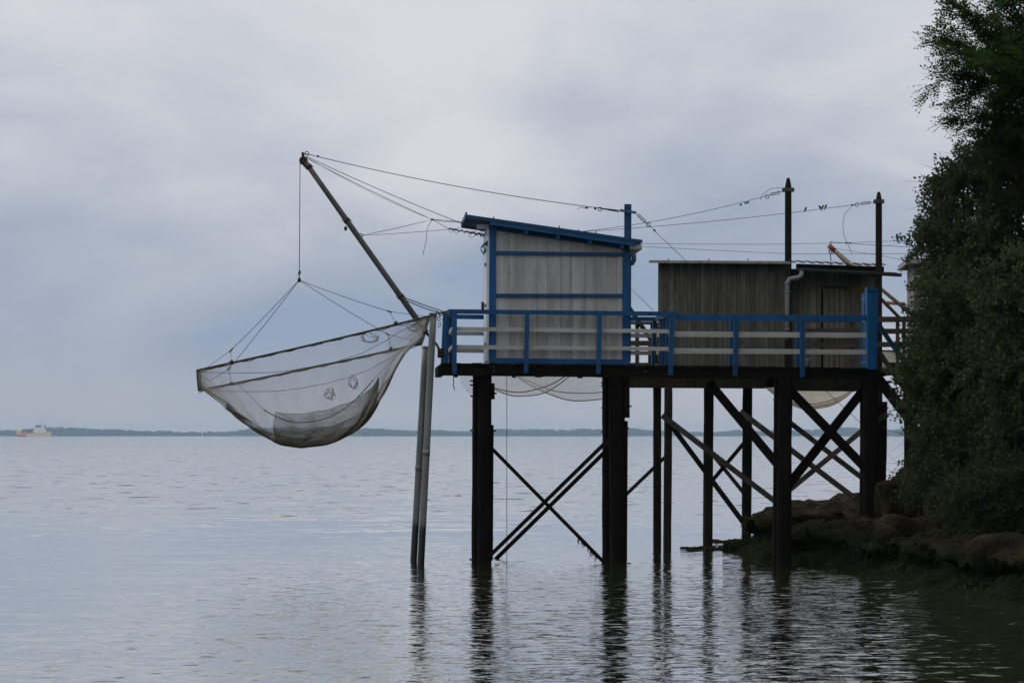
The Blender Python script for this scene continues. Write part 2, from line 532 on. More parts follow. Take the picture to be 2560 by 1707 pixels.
class Mesh:
    def __init__(self):
        self.v = []
        self.f = []
        self.smooth = []

    def add(self, vs, fs, smooth=False):
        n = len(self.v)
        self.v += [tuple(x) for x in vs]
        self.f += [tuple(i + n for i in f) for f in fs]
        self.smooth += [smooth] * len(fs)
        return self

    def box(self, a, b):
        (x0, y0, z0), (x1, y1, z1) = a, b
        vs = [(x0, y0, z0), (x1, y0, z0), (x1, y1, z0), (x0, y1, z0), (x0, y0, z1), (x1, y0, z1), (x1, y1, z1), (x0, y1, z1)]
        return self.add(vs, [(0, 3, 2, 1), (4, 5, 6, 7), (0, 1, 5, 4), (1, 2, 6, 5), (2, 3, 7, 6), (3, 0, 4, 7)])

    def prism(self, poly, v0, v1):
        """polygon of (u, z), counter-clockwise as the camera sees it, extruded from v0 to v1"""
        n = len(poly)
        vs = [(p[0], v0, p[1]) for p in poly] + [(p[0], v1, p[1]) for p in poly]
        fs = [tuple(range(n)), tuple(range(2 * n - 1, n - 1, -1))]
        fs += [((i + 1) % n, i, i + n, (i + 1) % n + n) for i in range(n)]
        return self.add(vs, fs)

    def beam(self, a, b, h, d, ref=(0, 1, 0)):
        """bar from a to b, size h across in the plane square to ref, d along ref"""
        a = Vector(a)
        b = Vector(b)
        ax = (b - a).normalized()
        rf = Vector(ref)
        rf = (rf - ax * rf.dot(ax)).normalized()
        sd_ = ax.cross(rf)
        vs = []
        for p in (a, b):
            for s, q in ((-1, -1), (1, -1), (1, 1), (-1, 1)):
                vs.append(p + sd_ * (s * h / 2) + rf * (q * d / 2))
        return self.add(vs, [(0, 1, 2, 3), (7, 6, 5, 4), (0, 4, 5, 1), (1, 5, 6, 2), (2, 6, 7, 3), (3, 7, 4, 0)])

    def tube(self, pts, r, n=6, cap=True):
        pts = [Vector(p) for p in pts]
        m = len(pts)
        rs = r if isinstance(r, (list, tuple)) else [r] * m
        rings = []
        prev = None
        for i, p in enumerate(pts):
            t = (pts[min(i + 1, m - 1)] - pts[max(i - 1, 0)])
            if t.length < 1e-9:
                t = Vector((0, 0, 1))
            t.normalize()
            if prev is None:
                ref = Vector((0, 0, 1)) if abs(t.z) < 0.9 else Vector((1, 0, 0))
                e1 = t.cross(ref).normalized()
            else:
                e1 = (prev - t * prev.dot(t)).normalized()
            prev = e1
            e2 = t.cross(e1)
            rings.append([p + (e1 * math.cos(2 * math.pi * k / n) + e2 * math.sin(2 * math.pi * k / n)) * rs[i] for k in range(n)])
        vs = [q for rg in rings for q in rg]
        fs = []
        for i in range(m - 1):
            for k in range(n):
                k2 = (k + 1) % n
                fs.append((i * n + k, i * n + k2, (i + 1) * n + k2, (i + 1) * n + k))
        self.add(vs, fs, n > 5)
        if cap:
            base = len(self.v) - len(vs)
            self.f.append(tuple(base + k for k in range(n - 1, -1, -1)))
            self.f.append(tuple(base + (m - 1) * n + k for k in range(n)))
            self.smooth += [False, False]
        return self

    def ring(self, c, r, tr, axis=(0, 1, 0), n=12, k=5, squash=(1, 1)):
        c = Vector(c)
        ax = Vector(axis).normalized()
        e1 = ax.cross(Vector((0.3, 0.1, 0.9))).normalized()
        e2 = ax.cross(e1)
        pts = [c + e1 * (math.cos(2 * math.pi * i / n) * r * squash[0]) + e2 * (math.sin(2 * math.pi * i / n) * r * squash[1]) for i in range(n)]
        vs = []
        for i, p in enumerate(pts):
            o = (p - c).normalized()
            for j in range(k):
                an = 2 * math.pi * j / k
                vs.append(p + o * (math.cos(an) * tr) + ax * (math.sin(an) * tr))
        fs = [(i * k + j, ((i + 1) % n) * k + j, ((i + 1) % n) * k + (j + 1) % k, i * k + (j + 1) % k) for i in range(n) for j in range(k)]
        return self.add(vs, fs, True)

    def blob(self, c, rx, ry, rz, nu=10, nv=7, amp=0.0, seed=0.0):
        vs = []
        c = Vector(c)
        vs.append(c + Vector((0, 0, rz)))
        for j in range(1, nv):
            ph = math.pi * j / nv
            for i in range(nu):
                th = 2 * math.pi * i / nu
                d = Vector((math.sin(ph) * math.cos(th), math.sin(ph) * math.sin(th), math.cos(ph)))
                s = 1 + amp * mnoise.noise(d * 1.7 + Vector((seed, seed * 0.7, 0)))
                vs.append(c + Vector((d.x * rx, d.y * ry, d.z * rz)) * s)
        vs.append(c - Vector((0, 0, rz)))
        fs = [(0, 1 + i, 1 + (i + 1) % nu) for i in range(nu)]
        for j in range(nv - 2):
            for i in range(nu):
                a = 1 + j * nu + i
                b2 = 1 + j * nu + (i + 1) % nu
                fs.append((a, a + nu, b2 + nu, b2))
        last = len(vs) - 1
        o = 1 + (nv - 2) * nu
        fs += [(last, o + (i + 1) % nu, o + i) for i in range(nu)]
        return self.add(vs, fs, True)


def link(name, me, mtl, parent=None):
    me.materials.append(M[mtl])
    o = bpy.data.objects.new(name, me)
    COL.objects.link(o)
    if parent is not None:
        o.parent = parent
    return o


def raw_mesh(name, verts, faces, smooth=False):
    """fast path: verts (n,3) array, faces (m,k) array of one polygon size"""
    verts = np.asarray(verts, dtype=np.float32)
    faces = np.asarray(faces, dtype=np.int32)
    me = bpy.data.meshes.new(name)
    m, k = faces.shape
    me.vertices.add(len(verts))
    me.vertices.foreach_set('co', verts.ravel())
    me.loops.add(m * k)
    me.loops.foreach_set('vertex_index', faces.ravel())
    me.polygons.add(m)
    me.polygons.foreach_set('loop_start', np.arange(0, m * k, k, dtype=np.int32))
    if smooth:
        me.polygons.foreach_set('use_smooth', np.ones(m, dtype=bool))
    me.update(calc_edges=True)
    return me


class Thing:
    """an Empty at the thing's base; parts are given in the frame's own u, v, z"""
    def __init__(self, name, label, cat, frame, base, group=None):
        self.fr = frame
        self.base = Vector(base)
        o = bpy.data.objects.new(name, None)
        o.empty_display_size = 0.2
        COL.objects.link(o)
        o.location = frame.world(self.base)
        o.rotation_euler = (0, 0, frame.th)
        o['label'] = label
        o['category'] = cat
        if group:
            o['group'] = group
        self.o = o

    def part(self, name, ms, mtl, parent=None, label=None):
        me = bpy.data.meshes.new(name)
        b = self.base
        me.from_pydata([(x - b.x, y - b.y, z - b.z) for x, y, z in ms.v], [], ms.f)
        if any(ms.smooth):
            me.polygons.foreach_set('use_smooth', ms.smooth)
        me.update()
        o = link(name, me, mtl, parent or self.o)
        if label:
            o['label'] = label
        return o

    def raw(self, name, verts, faces, mtl, parent=None, smooth=False):
        me = raw_mesh(name, np.asarray(verts) - np.array(self.base), faces, smooth)
        return link(name, me, mtl, parent or self.o)


def single(name, label, cat, frame, ms, mtl, group=None):
    """a thing that is one mesh"""
    vs = [Vector(v) for v in ms.v]
    base = Vector((sum(v.x for v in vs) / len(vs), sum(v.y for v in vs) / len(vs), min(v.z for v in vs)))
    me = bpy.data.meshes.new(name)
    me.from_pydata([tuple(v - base) for v in vs], [], ms.f)
    if any(ms.smooth):
        me.polygons.foreach_set('use_smooth', ms.smooth)
    me.update()
    o = link(name, me, mtl)
    o.location = frame.world(base)
    o.rotation_euler = (0, 0, frame.th)
    o['label'] = label
    o['category'] = cat
    if group:
        o['group'] = group
    return o


def sag(a, b, s, n=14):
    a = Vector(a)
    b = Vector(b)
    return [a.lerp(b, i / n) - Vector((0, 0, s * 4 * (i / n) * (1 - i / n))) for i in range(n + 1)]


def quadpts(fr, pts, v):
    return [(lambda p: (p.x, p.z))(fr.loc(px, py, v)) for px, py in pts]


A = Frame(R(3.0), 1130, 50.0)      # blue pier
G = Frame(R(-4.0), 1650, 56.5)     # grey pier behind

# ------------------------------------------------------------------ water and far shore
wm = raw_mesh('water', [(-9000, -80, 0), (9000, -80, 0), (9000, 9000, 0), (-9000, 9000, 0)], [(0, 1, 2, 3)])
water = link('water', wm, 'water')
water['kind'] = 'structure'

SHORE_D = 8000.0
ms = Mesh()
xs = [-3600 + 90 * i for i in range(81)]
for x0, x1 in zip(xs[:-1], xs[1:]):
    y0 = SHORE_D + 25 * math.sin(x0 * 0.004) + 12 * math.sin(x0 * 0.013)
    y1 = SHORE_D + 25 * math.sin(x1 * 0.004) + 12 * math.sin(x1 * 0.013)
    ms.add([(x0, y0, -0.5), (x1, y1, -0.5), (x1, y1 + 12, 1.5), (x0, y0 + 12, 1.5), (x1, y1 + 700, 3), (x0, y0 + 700, 3)],
           [(0, 1, 2, 3), (3, 2, 4, 5)])
me = bpy.data.meshes.new('far_shore')
me.from_pydata(ms.v, [], ms.f)
o = link('far_shore', me, 'farland')
o['kind'] = 'structure'
ms = Mesh()
for i in range(1500):
    x = -2300 + 4600 * random.random()
    lo = mnoise.noise(Vector((x * 0.0027, 3.1, 0))) + 0.5 * mnoise.noise(Vector((x * 0.013, 7.7, 0)))
    hgt = 15.5 + 11.0 * lo + 4.0 * random.random()
    if 900 < x < 1030:
        hgt += 7.0
    if -760 < x < -370:
        hgt += 3.0
    hgt = max(hgt, 10.0)
    r = 7 + 11 * random.random()
    ms.blob((x, SHORE_D + 22 + 60 * random.random() + 25 * math.sin(x * 0.004), hgt * 0.42), r, r, max(hgt * 0.60, 2.0), 7, 5, 0.5, i * 0.37)
me = bpy.data.meshes.new('far_shore_wood')
me.from_pydata(ms.v, [], ms.f)
me.polygons.foreach_set('use_smooth', ms.smooth)
o = link('far_shore_wood', me, 'farwood')
o['kind'] = 'stuff'
o['label'] = 'low hazy line of trees along the far shore'

# slim white beacon off the far shore
bt = Thing('beacon', 'slim white beacon column off the far shore', 'beacon', WORLD, W(506, HOR, 7000).to_tuple()[:2] + (0,))
p = W(506, 1076, 7000)
bt.part('tower', Mesh().tube([(p.x, p.y, -0.5), (p.x, p.y, p.z - 1.8)], [1.6, 1.3], 10), 'ship_white')
bt.part('lantern', Mesh().tube([(p.x, p.y, p.z - 1.8), (p.x, p.y, p.z - 0.8), (p.x, p.y, p.z)], [1.3, 1.3, 0.2], 8), 'ship_white')

# dredger far out
SD = 5200.0


def S(px, py, dy=0.0):
    p = W(px, py, SD)
    return Vector((p.x, SD + dy, p.z))


c0 = S(85, 1090)
ship = Thing('dredger', 'cream and red dredging ship far out on the water', 'ship', WORLD, (c0.x, SD, 0))
hull = [(41, 1071), (46, 1078), (84, 1080), (89, 1079), (126, 1079), (127, 1094), (45, 1094)]
ship.part('hull', Mesh().prism([(S(x, y).x, S(x, y).z) for x, y in reversed(hull)], SD - 6.5, SD + 6.5), 'ship_cream')
ship.part('boot_stripe', Mesh().box((S(44.5, 0).x, SD - 6.7, S(0, 1092).z), (S(66, 0).x, SD + 6.7, S(0, 1086).z)), 'ship_red')
ship.part('well_bulwark', Mesh().box((S(52, 0).x, SD - 6.62, S(0, 1083).z), (S(84, 0).x, SD + 6.62, S(0, 1079.5).z)), 'ship_red')
ship.part('forecastle', Mesh().box((S(43, 0).x, SD - 3.9, S(0, 1078).z), (S(51, 0).x, SD + 3.9, S(0, 1073).z)), 'ship_white')
for px_, w_, t_ in ((86, 3, 1064), (96, 3, 1060), (108, 4, 1065)):
    ship.part('gantry', Mesh().box((S(px_, 0).x, SD - 2.5, S(0, 1073).z), (S(px_ + w_, 0).x, SD + 2.5, S(0, t_).z)), 'ship_white')
ship.part('deck_gear', Mesh().box((S(58, 0).x, SD - 2, S(0, 1080).z), (S(80, 0).x, SD + 2, S(0, 1074).z)).tube([S(60, 1078), S(61, 1069)], 0.8, 6), 'ship_dark')
dh = ship.part('deckhouse', Mesh().box((S(85, 0).x, SD - 4, S(0, 1079).z), (S(114, 0).x, SD + 4, S(0, 1072).z))
               .box((S(88, 0).x, SD - 3.5, S(0, 1072).z), (S(110, 0).x, SD + 3.5, S(0, 1067).z)), 'ship_white')
ship.part('bridge', Mesh().box((S(90, 0).x, SD - 3.8, S(0, 1067).z), (S(103, 0).x, SD + 3.8, S(0, 1063).z)), 'ship_dark', dh)
ship.part('funnel', Mesh().tube([S(113, 1072), S(112, 1062)], [2.0, 1.6], 8), 'ship_dark')
ship.part('mast', Mesh().tube([S(103, 1063), S(104, 1053)], 0.35, 6), 'ship_dark')
ship.part('davit', Mesh().beam(S(88, 1067), S(94, 1060), 0.5, 0.5), 'ship_dark')
ship.part('stern_crane', Mesh().tube([S(121, 1079), S(122, 1072)], 0.5, 6), 'ship_dark')

# ------------------------------------------------------------------ rocky bank


def nvec(q):
    return Vector((mnoise.noise(q + Vector((9.3, -1.5, -8.0))), mnoise.noise(q + Vector((3.7, 21.1, 4.4))), mnoise.noise(q + Vector((-6.2, 2.9, 15.8)))))


shore = [(9.0, 76), (6.6, 64), (5.3, 58.5), (4.75, 55.5), (4.72, 53.4), (5.12, 51.5), (5.80, 49.3), (6.2, 46.3), (6.5, 42.5), (6.95, 38),
         (7.3, 31), (8.4, 22), (9.4, 12), (9.3, 2), (7.0, -6), (0.0, -10), (-12, -12), (-30, -14)]  # stretch behind the camera is unseen, added to dim faces turned this way


def resample(pts, step):
    out = [Vector(pts[0])]
    P = [Vector((*p, 0)) for p in pts]
    out = []
    n = len(P)
    for i in range(n - 1):
        p0, p1, p2, p3 = P[max(i - 1, 0)], P[i], P[i + 1], P[min(i + 2, n - 1)]
        k = max(2, int((p2 - p1).length / step))
        for j in range(k):
            t = j / k
            out.append(0.5 * ((2 * p1) + (p2 - p0) * t + (2 * p0 - 5 * p1 + 4 * p2 - p3) * t * t + (3 * p1 - p0 - 3 * p2 + p3) * t ** 3))
    out.append(P[-1])
    return out


prof = [(-2.2, -0.55), (-1.2, -0.35), (-0.55, -0.12), (-0.20, 0.06), (0.0, 0.20), (0.14, 0.36), (0.28, 0.46), (0.30, 0.52), (0.10, 0.58), (-0.08, 0.68),
        (-0.06, 0.80), (0.12, 0.90), (0.5, 0.96), (1.0, 1.02), (1.7, 1.15), (2.6, 1.45), (3.4, 2.3), (4.6, 4.2), (6.0, 7.0), (8.0, 10.0), (12.0, 12.5), (24, 14.0)]  # steep inland rise is unseen, shaped to block skylight from the right
pp = []
for (d0, z0), (d1, z1) in zip(prof[:-1], prof[1:]):
    L_ = math.hypot(d1 - d0, z1 - z0)
    k = max(1, min(14, int(L_ / 0.07)))
    for j in range(k):
        pp.append((d0 + (d1 - d0) * j / k, z0 + (z1 - z0) * j / k))
pp.append(prof[-1])
SH = resample(shore, 0.09)
# keep it fine where the photograph looks, coarse elsewhere
SH = [p for i, p in enumerate(SH) if (36 < p.y < 58) or i % 6 == 0]
nS, nP = len(SH), len(pp)
bv = np.zeros((nS, nP, 3))
for i, p in enumerate(SH):
    t = SH[min(i + 1, nS - 1)] - SH[max(i - 1, 0)]
    t.normalize()
    inl = Vector((-t.y, t.x, 0))
    amp = 0.66 + 0.45 * mnoise.noise(Vector((0.3, p.y * 0.35, 1.0)))
    for j, (d, z) in enumerate(pp):
        w = p + inl * d
        zz = z * (amp if z > 0 else 1.0) if z < 1.2 else z - 1.2 + 1.2 * amp
        q = Vector((w.x, w.y, zz))
        n3 = nvec(q * 0.9) * 0.24 + nvec(q * 2.4 + Vector((5, 1, 2))) * 0.16 + nvec(q * 6.5) * 0.085 + nvec(q * 15) * 0.035
        k = 1.0 if d > -0.9 else max(0.0, (d + 2.2) / 1.3)
        if d < 4:
            # bedding planes and crevices
            st = (zz * 4.2 + 0.8 * mnoise.noise(q * 0.8)) % 1.0
            lay = 0.16 * (abs(st - 0.5) * 2 - 0.5)
            cr = abs(mnoise.noise(q * 1.9 + Vector((9, 4, 1)))) + 0.6 * abs(mnoise.noise(q * 4.3 + Vector((2, 7, 5))))
            q = q + inl * (lay * min(1.0, max(0.0, zz * 3)) + 0.28 * max(0.0, 0.22 - cr))
            q.z -= 0.45 * max(0.0, 0.20 - cr)
        q += Vector((n3.x, n3.y, n3.z * 0.6)) * k
        bv[i, j] = q
ii, jj = np.meshgrid(np.arange(nS - 1), np.arange(nP - 1), indexing='ij')
a0 = (ii * nP + jj).ravel()
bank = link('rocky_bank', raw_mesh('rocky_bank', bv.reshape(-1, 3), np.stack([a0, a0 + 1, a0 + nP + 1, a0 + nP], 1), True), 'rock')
bank['kind'] = 'structure'


def bank_z(x, y):
    f = bv.reshape(-1, 3)
    d = (f[:, 0] - x) ** 2 + (f[:, 1] - y) ** 2
    k = np.argsort(d)[:6]
    return float(f[k, 2].max())


def boulder(label, px, py, D, rx, ry, rz, seed, group=None, e=0.55, rough=1.0):
    c = W(px, py, D)
    ms = Mesh()
    nu, nv = 30, 18
    vs = []
    for j in range(nv + 1):
        ph = math.pi * j / nv
        for i in range(nu):
            th = 2 * math.pi * i / nu
            d = Vector((math.sin(ph) * math.cos(th), math.sin(ph) * math.sin(th), math.cos(ph)))
            q = Vector([math.copysign(abs(x) ** e, x) for x in d])
            q = Vector((q.x * rx, q.y * ry, q.z * rz))
            so = Vector((seed, seed * 2, seed * 3))
            q *= 0.90 + rough * (0.30 * mnoise.noise(q * 1.6 + so) + 0.16 * mnoise.noise(q * 4 + so) + 0.08 * mnoise.noise(q * 11 + so))
            vs.append(c + q)
    fs = [(j * nu + i, (j + 1) * nu + i, (j + 1) * nu + (i + 1) % nu, j * nu + (i + 1) % nu) for j in range(nv) for i in range(nu)]
    ms.add(vs, fs, True)
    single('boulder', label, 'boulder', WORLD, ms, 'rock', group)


boulder('square dark boulder beside the foot of the pile nearest the shrubs', 2246, 1248, 48.6, 0.42, 0.55, 0.34, 1.3, e=0.32, rough=0.45)
boulder('low flat rock tongue reaching out into the water behind the piles', 1885, 1366, 56.2, 0.75, 0.5, 0.17, 4.1)
boulder('jutting rock ledge end overhanging the mossy slope', 2010, 1306, 52.6, 0.90, 0.8, 0.26, 7.9, rough=0.8)
boulder('rounded boulder topped with dry grass at the right edge of the bank', 2530, 1390, 40.0, 0.62, 0.6, 0.34, 2.7)
boulder('mossy boulder below the shrubs, half way along the bank', 2275, 1330, 46.4, 0.60, 0.55, 0.30, 9.3)

# weed-strewn mud spit at the waterline
ms = Mesh()
for k in range(130):
    px = random.uniform(1715, 1900)
    py = 1373 + random.uniform(-5, 4) - (px - 1715) * 0.02 + (-18 if random.random() < 0.25 and px > 1780 else 0)
    D = CAMZ * F / (py - HOR)
    q = W(px, py, D)
    ms.blob((q.x, q.y, -0.01), random.uniform(.04, .16), random.uniform(.08, .3), random.uniform(.02, .055), 7, 4, 0.6, k * 1.3)
me = bpy.data.meshes.new('shingle_spit')
me.from_pydata(ms.v, [], ms.f)
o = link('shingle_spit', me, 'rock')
o['kind'] = 'stuff'
o['label'] = 'thin strip of wet shingle breaking the water surface'

# dry grass and weed hanging over the ledges


def blades(name, mtl, label, n, sel, ln, wid, droop):
    f = bv[1:-1].reshape(-1, 3)
    ok = f[sel(f)]
    idx = rng.integers(0, len(ok), n)
    base = ok[idx] + rng.normal(0, 0.03, (n, 3))
    clump = np.array([mnoise.noise(Vector(b) * 2.2) for b in base])
    keep = clump > -0.02
    base = base[keep]
    n = len(base)
    L_ = rng.uniform(*ln, n)[:, None]
    dirn = np.stack([rng.normal(-0.6, 0.5, n), rng.normal(-0.5, 0.5, n), rng.uniform(0.0, 0.8, n)], 1)
    dirn /= np.linalg.norm(dirn, axis=1)[:, None]
    mid = base + dirn * L_ * 0.55
    tip = base + dirn * L_ + np.array([0, 0, -1]) * L_ * droop
    sw = np.cross(dirn, rng.normal(0, 1, (n, 3)))
    sw = sw / np.linalg.norm(sw, axis=1)[:, None] * wid
    vs = np.stack([base - sw, base + sw, mid + sw * 0.8, mid - sw * 0.8, tip + sw * 0.15, tip - sw * 0.15], 1).reshape(-1, 3)
    b0 = np.arange(n) * 6
    fs = np.concatenate([np.stack([b0, b0 + 1, b0 + 2, b0 + 3], 1), np.stack([b0 + 3, b0 + 2, b0 + 4, b0 + 5], 1)])
    o = link(name, raw_mesh(name, vs, fs), mtl)
    o['kind'] = 'stuff'
    o['label'] = label
    return o


blades('dry_grass', 'straw', 'tufts of dry straw coloured grass on the rocky bank', 16000,
       lambda f: (f[:, 2] > 0.75) & (f[:, 2] < 1.9) & (f[:, 1] > 38) & (f[:, 1] < 50), (0.10, 0.32), 0.006, 0.5)
blades('seaweed', 'weed', 'green weed hanging on the lower rocks', 6000,
       lambda f: (f[:, 2] > 0.05) & (f[:, 2] < 0.7) & (f[:, 1] > 37) & (f[:, 1] < 57), (0.05, 0.16), 0.008, 0.9)

# ------------------------------------------------------------------ blue pier: deck, beams, piles, braces
pier = Thing('timber_pier', 'dark timber pier on tall tarred piles carrying the blue and white hut', 'pier', A, (A.loc(1690, 1410, 0.5).x, 0.4, 0))
lA = A.loc


def bm(th, name, mtl, p0, p1, hpx, d, v0, v1=None, fr=A, parent=None):
    """timber between two photograph points at depths v0 / v1, hpx thick in photograph pixels"""
    a = fr.loc(p0[0], p0[1], v0)
    b = fr.loc(p1[0], p1[1], v0 if v1 is None else v1)
    dist = fr.world(a).y
    return th.part(name, Mesh().beam(a, b, hpx * dist / F, d), mtl, parent)


# deck planks, ends towards the camera
uL, uM, uR = lA(1098, 900, 0).x, lA(1684, 900, 0).x, lA(2192, 900, 0).x


def deck_z(u):
    a, b = lA(1100, 906.5, 0), lA(2160, 919.5, 0)
    return a.z + (b.z - a.z) * (u - a.x) / (b.x - a.x)


u = uL + 0.04
k = 0
while u < uR - 0.1:
    w = random.uniform(0.15, 0.19)
    far = 2.62 if u < uM - 0.1 else 0.86
    z = deck_z(u) + random.uniform(-0.008, 0.006)
    pier.part('deck_plank', Mesh().box((u, -0.05 - random.uniform(0, 0.03), z - 0.045), (min(u + w, uR), far, z)), 'tarbeam')
    u += w + 0.012
# edge beams
bm(pier, 'edge_beam', 'tarbeam', (1100, 925.5), (1686, 931.5), 26, 0.12, 0.03)
bm(pier, 'edge_beam', 'tarbeam', (1686, 933.5), (2194, 935.5), 24, 0.12, 0.03)
bm(pier, 'edge_beam', 'tarbeam', (1098, 924), (1665, 929), 26, 0.12, 2.5)
bm(pier, 'edge_beam', 'tarbeam', (1686, 933), (2190, 935), 24, 0.12, 0.78)
# cross beams
for px in (1103, 1210, 1365, 1530, 1676):
    a = lA(px, 925, 0.1)
    pier.part('cross_beam', Mesh().beam((a.x, 0.10, a.z), (a.x, 2.42, a.z), 0.11, 0.17, (0, 0, 1)), 'tarbeam')
for px in (1840, 1965, 2170):
    a = lA(px, 934, 0.1)
    pier.part('cross_beam', Mesh().beam((a.x, 0.10, a.z), (a.x, 0.71, a.z), 0.11, 0.15, (0, 0, 1)), 'tarbeam')
# small blocks and bolts below the beam
for px, py, w in ((1140, 939, 9), (1196, 938, 14), (1285, 940, 9), (1450, 941, 12)):
    a = lA(px, py, 0.05)
    pier.part('block', Mesh().box((a.x - w / 280, 0.0, a.z - 0.03), (a.x + w / 280, 0.1, a.z + 0.02)), 'tarbeam')


def pile(th, px0, py0, px1, py1, wpx, v, fr=A, mtl='tar', name='pile', seed=0, bottom=-0.6, d=None):
    """slightly crooked, slightly rounded timber pile from top to the water"""
    a = fr.loc(px0, py0, v)
    b = fr.loc(px1, py1, v)
    dist = fr.world(a).y
    hw = wpx * dist / F / 2
    hd = (d or hw * 2) / 2
    ms = Mesh()
    n = 14
    zs = [a.z + (b.z + bottom - a.z) * i / n for i in range(n + 1)]
    vs = []
    for i, z in enumerate(zs):
        t = (z - a.z) / (b.z - a.z)
        cx = a.x + (b.x - a.x) * t
        for kx, ky in ((-1, -.6), (-.6, -1), (.6, -1), (1, -.6), (1, .6), (.6, 1), (-.6, 1), (-1, .6)):
            j = 1 + 0.10 * mnoise.noise(Vector((seed + kx, ky * 2, z * 1.6)))
            vs.append((cx + kx * hw * j, v + ky * hd * j, z))
    fs = [(i * 8 + k2, i * 8 + (k2 + 1) % 8, (i + 1) * 8 + (k2 + 1) % 8, (i + 1) * 8 + k2) for i in range(n) for k2 in range(8)]
    fs = [tuple(reversed(f)) for f in fs]
    fs.append(tuple(range(8)))
    ms.add(vs, fs)
    return th.part(name, ms, mtl)


pile(pier, 1212, 930, 1212, 1410, 33, 0.16, seed=1)
pile(pier, 1197, 932, 1194, 1398, 30, 2.45, seed=2)
pile(pier, 1541, 935, 1546, 1412, 38, 0.16, seed=3)
pile(pier, 1522, 935, 1522, 1400, 32, 2.45, seed=4)
pile(pier, 1963, 940, 1960, 1414, 33, 0.12, seed=5)
pile(pier, 1952, 940, 1946, 1412, 30, 0.74, seed=6)
pile(pier, 2176, 925, 2176, 1275, 34, 0.12, seed=7)
pile(pier, 2164, 930, 2163, 1268, 26, 0.74, seed=8)
pile(pier, 2203, 1004, 2199, 1272, 28, 0.60, seed=9, mtl='pile')
# packing boards and bolts on the piles
for p0, p1, w, v in (((1230, 958), (1230, 998), 13, 0.16), ((1231, 1062), (1229, 1400), 6, 0.20), ((1567, 940), (1567, 1044), 13, 0.18), ((1565, 1052), (1563, 1405), 8, 0.22)):
    bm(pier, 'packing_board', 'tar', p0, p1, w, 0.12, v)
for px, py in ((1180, 952), (1180, 962), (1181, 990), (1180, 1075), (1237, 983), (1236, 1076), (1229, 1240), (1228, 1308), (1229, 1345), (1508, 957), (1508, 965),
               (1508, 1020), (1508, 1079), (1574, 1015), (1568, 1070), (1938, 998), (2216, 1020), (1572, 1408), (1178, 1398)):
    a = lA(px, py, 0.16)
    pier.part('bolt', Mesh().tube([(a.x - 0.035, 0.16, a.z), (a.x + 0.035, 0.16, a.z)], 0.018, 6), 'iron')
# braces
bm(pier, 'brace', 'tar', (1222, 1113), (1510, 1405), 9, 0.07, 0.38)
bm(pier, 'brace', 'tar', (1222, 1391), (1530, 1090), 9.5, 0.07, 0.06)
bm(pier, 'brace', 'tar', (1222, 1414), (1542, 1100), 10, 0.07, 2.30)
bm(pier, 'brace', 'tar', (1772, 955), (1945, 1162), 21, 0.08, 0.45)
bm(pier, 'brace', 'tar', (1968, 968), (2166, 1172), 22, 0.08, 0.20)
bm(pier, 'brace', 'tar', (1968, 1216), (2164, 968), 22, 0.08, 0.55)
bm(pier, 'brace', 'bracewood', (2191, 1052), (2217, 1036), 15, 0.05, 0.40)
# bolted heads on the edge beam
for px, py in ((1235, 916), (1235, 926), (1613, 918), (1613, 928)):
    a = lA(px, py, -0.03)
    pier.part('bolt', Mesh().tube([(a.x, -0.06, a.z), (a.x, 0.02, a.z)], 0.016, 8), 'galv')
# weed hanging from the low end of a brace
ms = Mesh()
for k in range(14):
    t = random.random()
    a = lA(1445 + 45 * t, 1345 + 45 * t, 0.38)
    l_ = random.uniform(0.03, 0.13)
    ms.tube([a, a + Vector((random.uniform(-.02, .02), 0, -l_ * .5)), a + Vector((random.uniform(-.05, .05), 0, -l_))], [0.012, 0.008, 0.002], 4)
pier.part('hanging_weed', ms, 'rope')

# steps down to the bank
steps = Thing('steps', 'dark wooden steps descending from the pier behind the shrub', 'steps', A, (lA(2230, 1100, 0.4).x, 0.4, lA(2230, 1040, .4).z))
bm(steps, 'stringer', 'tarbeam', (2186, 935), (2278, 1052), 26, 0.06, 0.10)
bm(steps, 'stringer', 'tarbeam', (2186, 935), (2278, 1052), 26, 0.06, 0.74)
for k in range(7):
    a = lA(2194 + 13.5 * k, 938 + 17.2 * k, 0.42)
    steps.part('tread', Mesh().box((a.x - 0.11, 0.14, a.z - 0.02), (a.x + 0.11, 0.70, a.z + 0.02)), 'tarbeam')
bm(steps, 'handrail', 'blue', (2193, 806), (2262, 908), 11, 0.06, 0.80)
bm(steps, 'handrail', 'bracewood', (2192, 872), (2284, 1006), 12, 0.05, 0.02)
bm(steps, 'rail_post', 'tarbeam', (2262, 905), (2262, 1040), 8, 0.06, 0.80)

# ------------------------------------------------------------------ railings
rail = Thing('platform_railing', 'blue posts and white rails fencing the hut platform', 'railing', A, (lA(1400, 905, 0).x, 1.2, deck_z(lA(1400, 905, 0).x)))


def post(th, top, bot, w, v, d=0.07, mtl='blue', fr=A):
    return bm(th, 'post', mtl, top, bot, w, d, v, fr=fr)


for t, b_ in (((1137, 783), (1136, 935)), ((1318, 785), (1315, 933)), ((1499, 787), (1496, 935))):
    o = post(rail, t, b_, 11, -0.07)
    for k in (0.93, 0.80):
        q = lA(t[0] + (b_[0] - t[0]) * k + 1, t[1] + (b_[1] - t[1]) * k + 6, -0.11)
        rail.part('bolt', Mesh().tube([(q.x, -0.125, q.z), (q.x, -0.09, q.z)], 0.018, 8), 'iron', o)
bm(rail, 'top_rail', 'blue', (1122, 778.5), (1697, 785), 11, 0.10, -0.06)
bm(rail, 'middle_rail', 'rail_white', (1131, 822), (1672, 828), 10, 0.03, 0.0)
bm(rail, 'middle_rail', 'rail_white', (1131, 867), (1672, 872), 10, 0.03, 0.0)
